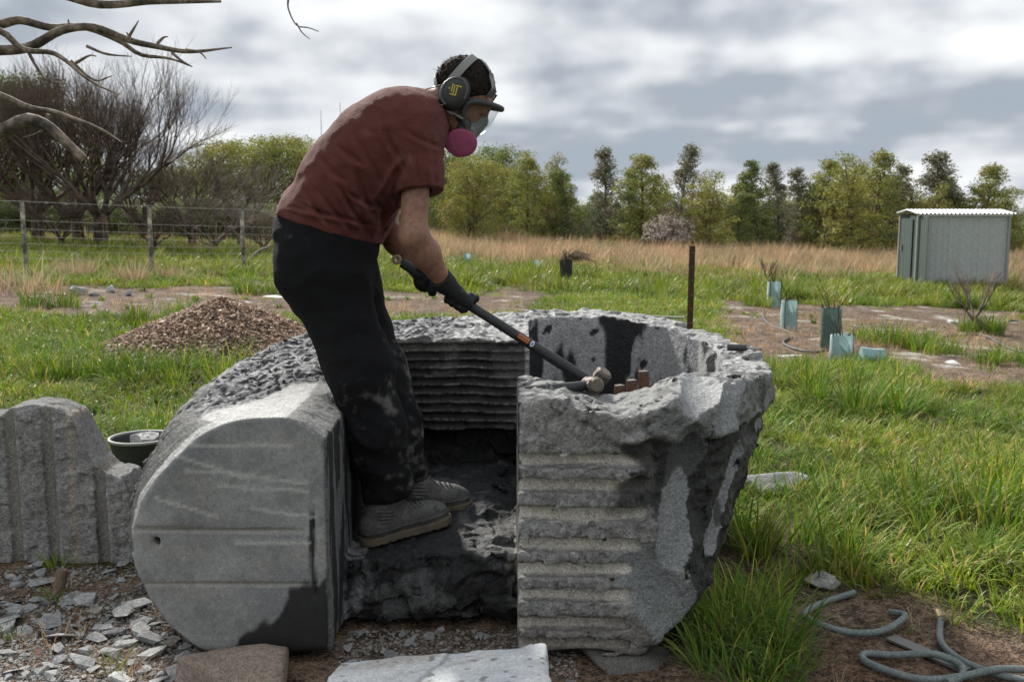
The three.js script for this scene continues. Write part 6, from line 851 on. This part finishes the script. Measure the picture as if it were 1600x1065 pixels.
{
  const big = bare(501, 5, 0.6, 6, 0.12, 9), bush = [bare(502, 3, 0.75, 5, 0.05, 8), bare(503, 3, 0.8, 5, 0.1, 8)];
  const put = (g, H0, u, vBase, vTop, z, label, m, sx = 1) => { const t = J(u, vTop, z), gy = ground(t.x, t.z), o = thing('bare_tree', label, 'tree', 'bare trees at left', V(t.x, gy, t.z)), s = (t.y - gy) / H0 * 1.12; part(o, 'trunk', g[0], m); part(o, 'branches', g[1], m); o.scale.set(s * sx, s, s * sx); o.rotation.y = u; };
  put(big, 5, 140, 390, 40, -24, 'big leafless tree with dark spreading limbs behind the fence at left', twigMat, 1.0);
  put(big, 5, 105, 390, 90, -25.5, 'leafless tree just left of the big bare trunk, slightly behind', twigMat, 1.0); put(bush[0], 3, 290, 390, 205, -26, 'leafless bushy tree right of the big bare tree', twigMat, 1.1); put(bush[1], 3, 370, 390, 245, -27, 'low tangled leafless tree next to the gum trees at left', twigPale, 1.2); put(big, 5, 40, 390, 70, -26, 'leafless tree left of the big bare tree', twigMat, 1.0); put(bush[1], 3, 215, 390, 190, -28, 'leafless tree between big bare tree and bushy one', twigMat, 1.0); put(bush[1], 3, -70, 390, 90, -26, 'leafless tree beyond the left edge', twigMat, 1); put(bush[0], 3, 330, 390, 290, -23, 'low brown leafless shrub behind the right fence post', twigPale, 1.3); put(bush[1], 3, 410, 390, 310, -24, 'low brown leafless shrub touching the trousers', twigPale, 1.3); put(bush[0], 3, 90, 390, 280, -23, 'low dark leafless shrub under the big bare tree', twigMat, 1.4); put(bush[1], 3, 235, 390, 300, -22.5, 'low dark leafless shrub behind the middle fence post', twigMat, 1.4);
  const scrub = bare(504, 3, 0.8, 4, 0.1, 9); put(scrub, 3, 720, 385, 345, -40, 'grey leafless scrub below the pink filter', twigPale, 1.6); put(scrub, 3, 790, 385, 345, -41, 'grey leafless scrub below the first gum row', twigPale, 1.6); put(scrub, 3, 860, 385, 325, -40, 'tall grey leafless scrub left of the first gap', twigPale, 1.5); put(scrub, 3, 905, 385, 345, -41, 'grey leafless scrub at the first gap in the trees', twigPale, 1.4);
  // blossoming shrub
  { const b = bare(505, 3, 0.7, 4, 0.15, 9), t = J(1045, 332, -38), gy = ground(t.x, t.z), o = thing('blossom_shrub', 'pale pink blossoming shrub before the slender grey gum', 'shrub', null, V(t.x, gy, t.z)), s = (t.y - gy) / 3 * 1.1; part(o, 'branches', mergeGeometries([b[0], b[1]]), twigPale); seed(31); const p = [], c = []; for (let i = 0; i < 5200; i++) { const a = rr(0, 6.283), q = Math.sqrt(rnd()) * 1.5, y = 0.8 + rnd() * 2.1 * (1 - q * 0.25), e = V(Math.cos(a) * q, y, Math.sin(a) * q), u = V(rr(-1, 1), rr(-1, 1), rr(-1, 1)).normalize(), w = V(rr(-1, 1), rr(-1, 1), rr(-1, 1)).cross(u).normalize(), L = rr(0.04, 0.09); if (n3(e.x * 2.2, e.y * 2.2, e.z * 2.2) < -0.05) continue; p.push(e.x, e.y, e.z, e.x + u.x * L, e.y + u.y * L, e.z + u.z * L, e.x + w.x * L, e.y + w.y * L, e.z + w.z * L); const k = rr(0.7, 1.1), col = rnd() < 0.85 ? [0.75, 0.6, 0.58] : [0.25, 0.22, 0.08]; for (let j = 0; j < 3; j++) c.push(col[0] * k, col[1] * k, col[2] * k); } const f = part(o, 'blossom', geoFrom(p, c), crownMat, 'pale pink blossom'); f.userData.kind = 'stuff'; o.scale.set(s * 1.2, s, s * 1.2); }
  // bare sapling with a grassy foot on the right, and smaller ones
  const sap = bare(506, 1, 0.42, 3, 0.35, 5); const sp = (u, v, vt, label, m) => { const b = onGround(u, v), h = (v - vt) / pxm(b), o = thing('bare_sapling', label, 'sapling', 'bare saplings in the garden', b); part(o, 'stem', sap[0], m); part(o, 'twigs', sap[1], m); o.scale.set(h, h, h); o.rotation.y = u; };
  sp(1532, 520, 366, 'bare sapling before the grey wall of the shed', twigPale); sp(1196, 446, 380, 'small bare sapling above the farthest tree guard', twigPale); sp(1470, 420, 372, 'thin bare sapling left of the shed corner', twigMat); sp(1150, 428, 385, 'small bare sapling in dry grass right of star picket', twigMat);
}
{ // dead tree whose limbs reach in from the left: trunk stands just outside the frame
  const o = thing('dead_tree', 'gnarled dead tree limbs reaching in at upper left', 'tree'), m = mat({ color: rgb(0.3, 0.24, 0.18), roughness: 0.85, map: barkColor, bumpMap: grainBump, bumpScale: 0.006 });
  const Z = -6.2, pts = (l, z = Z) => l.map(([u, v, dz = 0]) => J(u, v, z + dz));
  const root = V(-4.6, -0.1, Z), crotch = J(-330, 190, Z), mk = (name, l, r, seg = 9) => part(o, name, tubeGeo(l.map((q, i) => i && i < l.length - 1 ? q.clone().add(V(rr(-1, 1), rr(-1, 1), rr(-1, 1)).multiplyScalar(0.02)) : q), r, seg, 0.5), m);
  mk('trunk', [root, V(-4.5, 0.9, Z), crotch, J(-300, 40, Z), J(-380, -160, Z)], [0.24, 0.21, 0.18, 0.14, 0.08], 12);
  const L = (l, r, z) => mk('limb', pts(l, z), r);
  L([[-320, 40], [-120, 82], [0, 80], [40, 70], [95, 48], [150, 44], [200, 68], [245, 72], [290, 76], [362, 74]], [0.085, 0.07, 0.058, 0.04, 0.032, 0.028, 0.024, 0.02, 0.014, 0.004]);
  L([[-310, 60], [-100, 62], [0, 38], [30, 36], [80, 42], [130, 46], [185, 64], [222, 82], [262, 86], [300, 104]], [0.08, 0.06, 0.045, 0.034, 0.03, 0.026, 0.022, 0.017, 0.012, 0.004], -6.35);
  L([[-315, 80], [-90, 70], [0, 54], [30, 72], [80, 86], [112, 100], [130, 120], [150, 138], [188, 148]], [0.08, 0.055, 0.042, 0.03, 0.024, 0.02, 0.015, 0.01, 0.004], -6.05);
  L([[-325, 150], [-120, 130], [0, 152], [40, 168], [85, 175], [118, 192], [155, 204], [190, 222]], [0.09, 0.06, 0.036, 0.028, 0.022, 0.016, 0.01, 0.004], -6.1);
  L([[-325, 200], [-120, 215], [0, 202], [45, 190], [75, 198], [105, 225], [130, 248]], [0.1, 0.075, 0.052, 0.046, 0.042, 0.036, 0.025], -5.9);
  L([[-320, 20], [-60, -20], [80, -10], [150, 2], [190, 10], [235, 6], [285, 0], [345, 2]], [0.08, 0.06, 0.045, 0.036, 0.03, 0.026, 0.02, 0.008], -6.3);
  for (const l of [[[198, 62], [208, 45], [216, 32]], [[245, 68], [254, 62], [262, 57]], [[205, 62], [197, 50]], [[290, 78], [310, 78], [322, 92]], [[268, 82], [285, 92], [298, 103]], [[135, 72], [165, 84], [205, 88]], [[40, 74], [55, 110], [80, 126], [100, 128]], [[108, 44], [106, 30]], [[118, 98], [140, 92], [150, 88]], [[75, 178], [60, 205], [35, 215]], [[110, 95], [150, 120], [175, 118]]]) mk('twig', pts(l), [0.011, 0.008, 0.003], 6);
  const hang = [[470, -60], [447, -2], [455, 18], [465, 40], [480, 46], [498, 49]]; const hz = -6.2; mk('twig', pts(hang, hz), [0.008, 0.007, 0.005, 0.003], 6); mk('twig', pts([[463, 36], [472, 50], [484, 61]], hz), [0.005, 0.0025], 5); mk('limb', pts([[-330, -120], [0, -150], [250, -120], [470, -60]], hz), [0.08, 0.05, 0.03, 0.009]);
}
{ // thin masts far behind, and a fallen branch by the fence
  const m = mat({ color: rgb(0.1, 0.1, 0.1), roughness: 0.7 }); for (const [u, v0, label] of [[501, 172, 'left thin pole rising above the trees behind the shirt'], [531, 160, 'right thin pole rising above the trees behind the shirt']]) { const t = J(u, v0, -58), gy = ground(t.x, t.z), h = t.y - gy; single('thin_pole', tubeGeo([V(t.x, gy, t.z), V(t.x, gy + h * 0.6, t.z), t], [0.035, 0.03, 0.012], 6), m, label, 'pole', 'thin poles'); }
  const a = onGround(382, 416), b = onGround(425, 404); single('fallen_branch', tubeGeo([a.setY(a.y + 0.05), a.clone().lerp(b, 0.5).setY(a.y + 0.2), b.setY(b.y + 0.3)], [0.03, 0.035, 0.02], 6), barkMat, 'brown branch lying aslant right of the right fence post', 'branch');
}

// ---------------------------------------------------------------- render
const renderer = new THREE.WebGLRenderer({ antialias: true });
renderer.toneMapping = THREE.LinearToneMapping; renderer.toneMappingExposure = EXPOSURE;
renderer.shadowMap.enabled = true; renderer.setSize(1024, 681);
renderer.render(scene, camera);
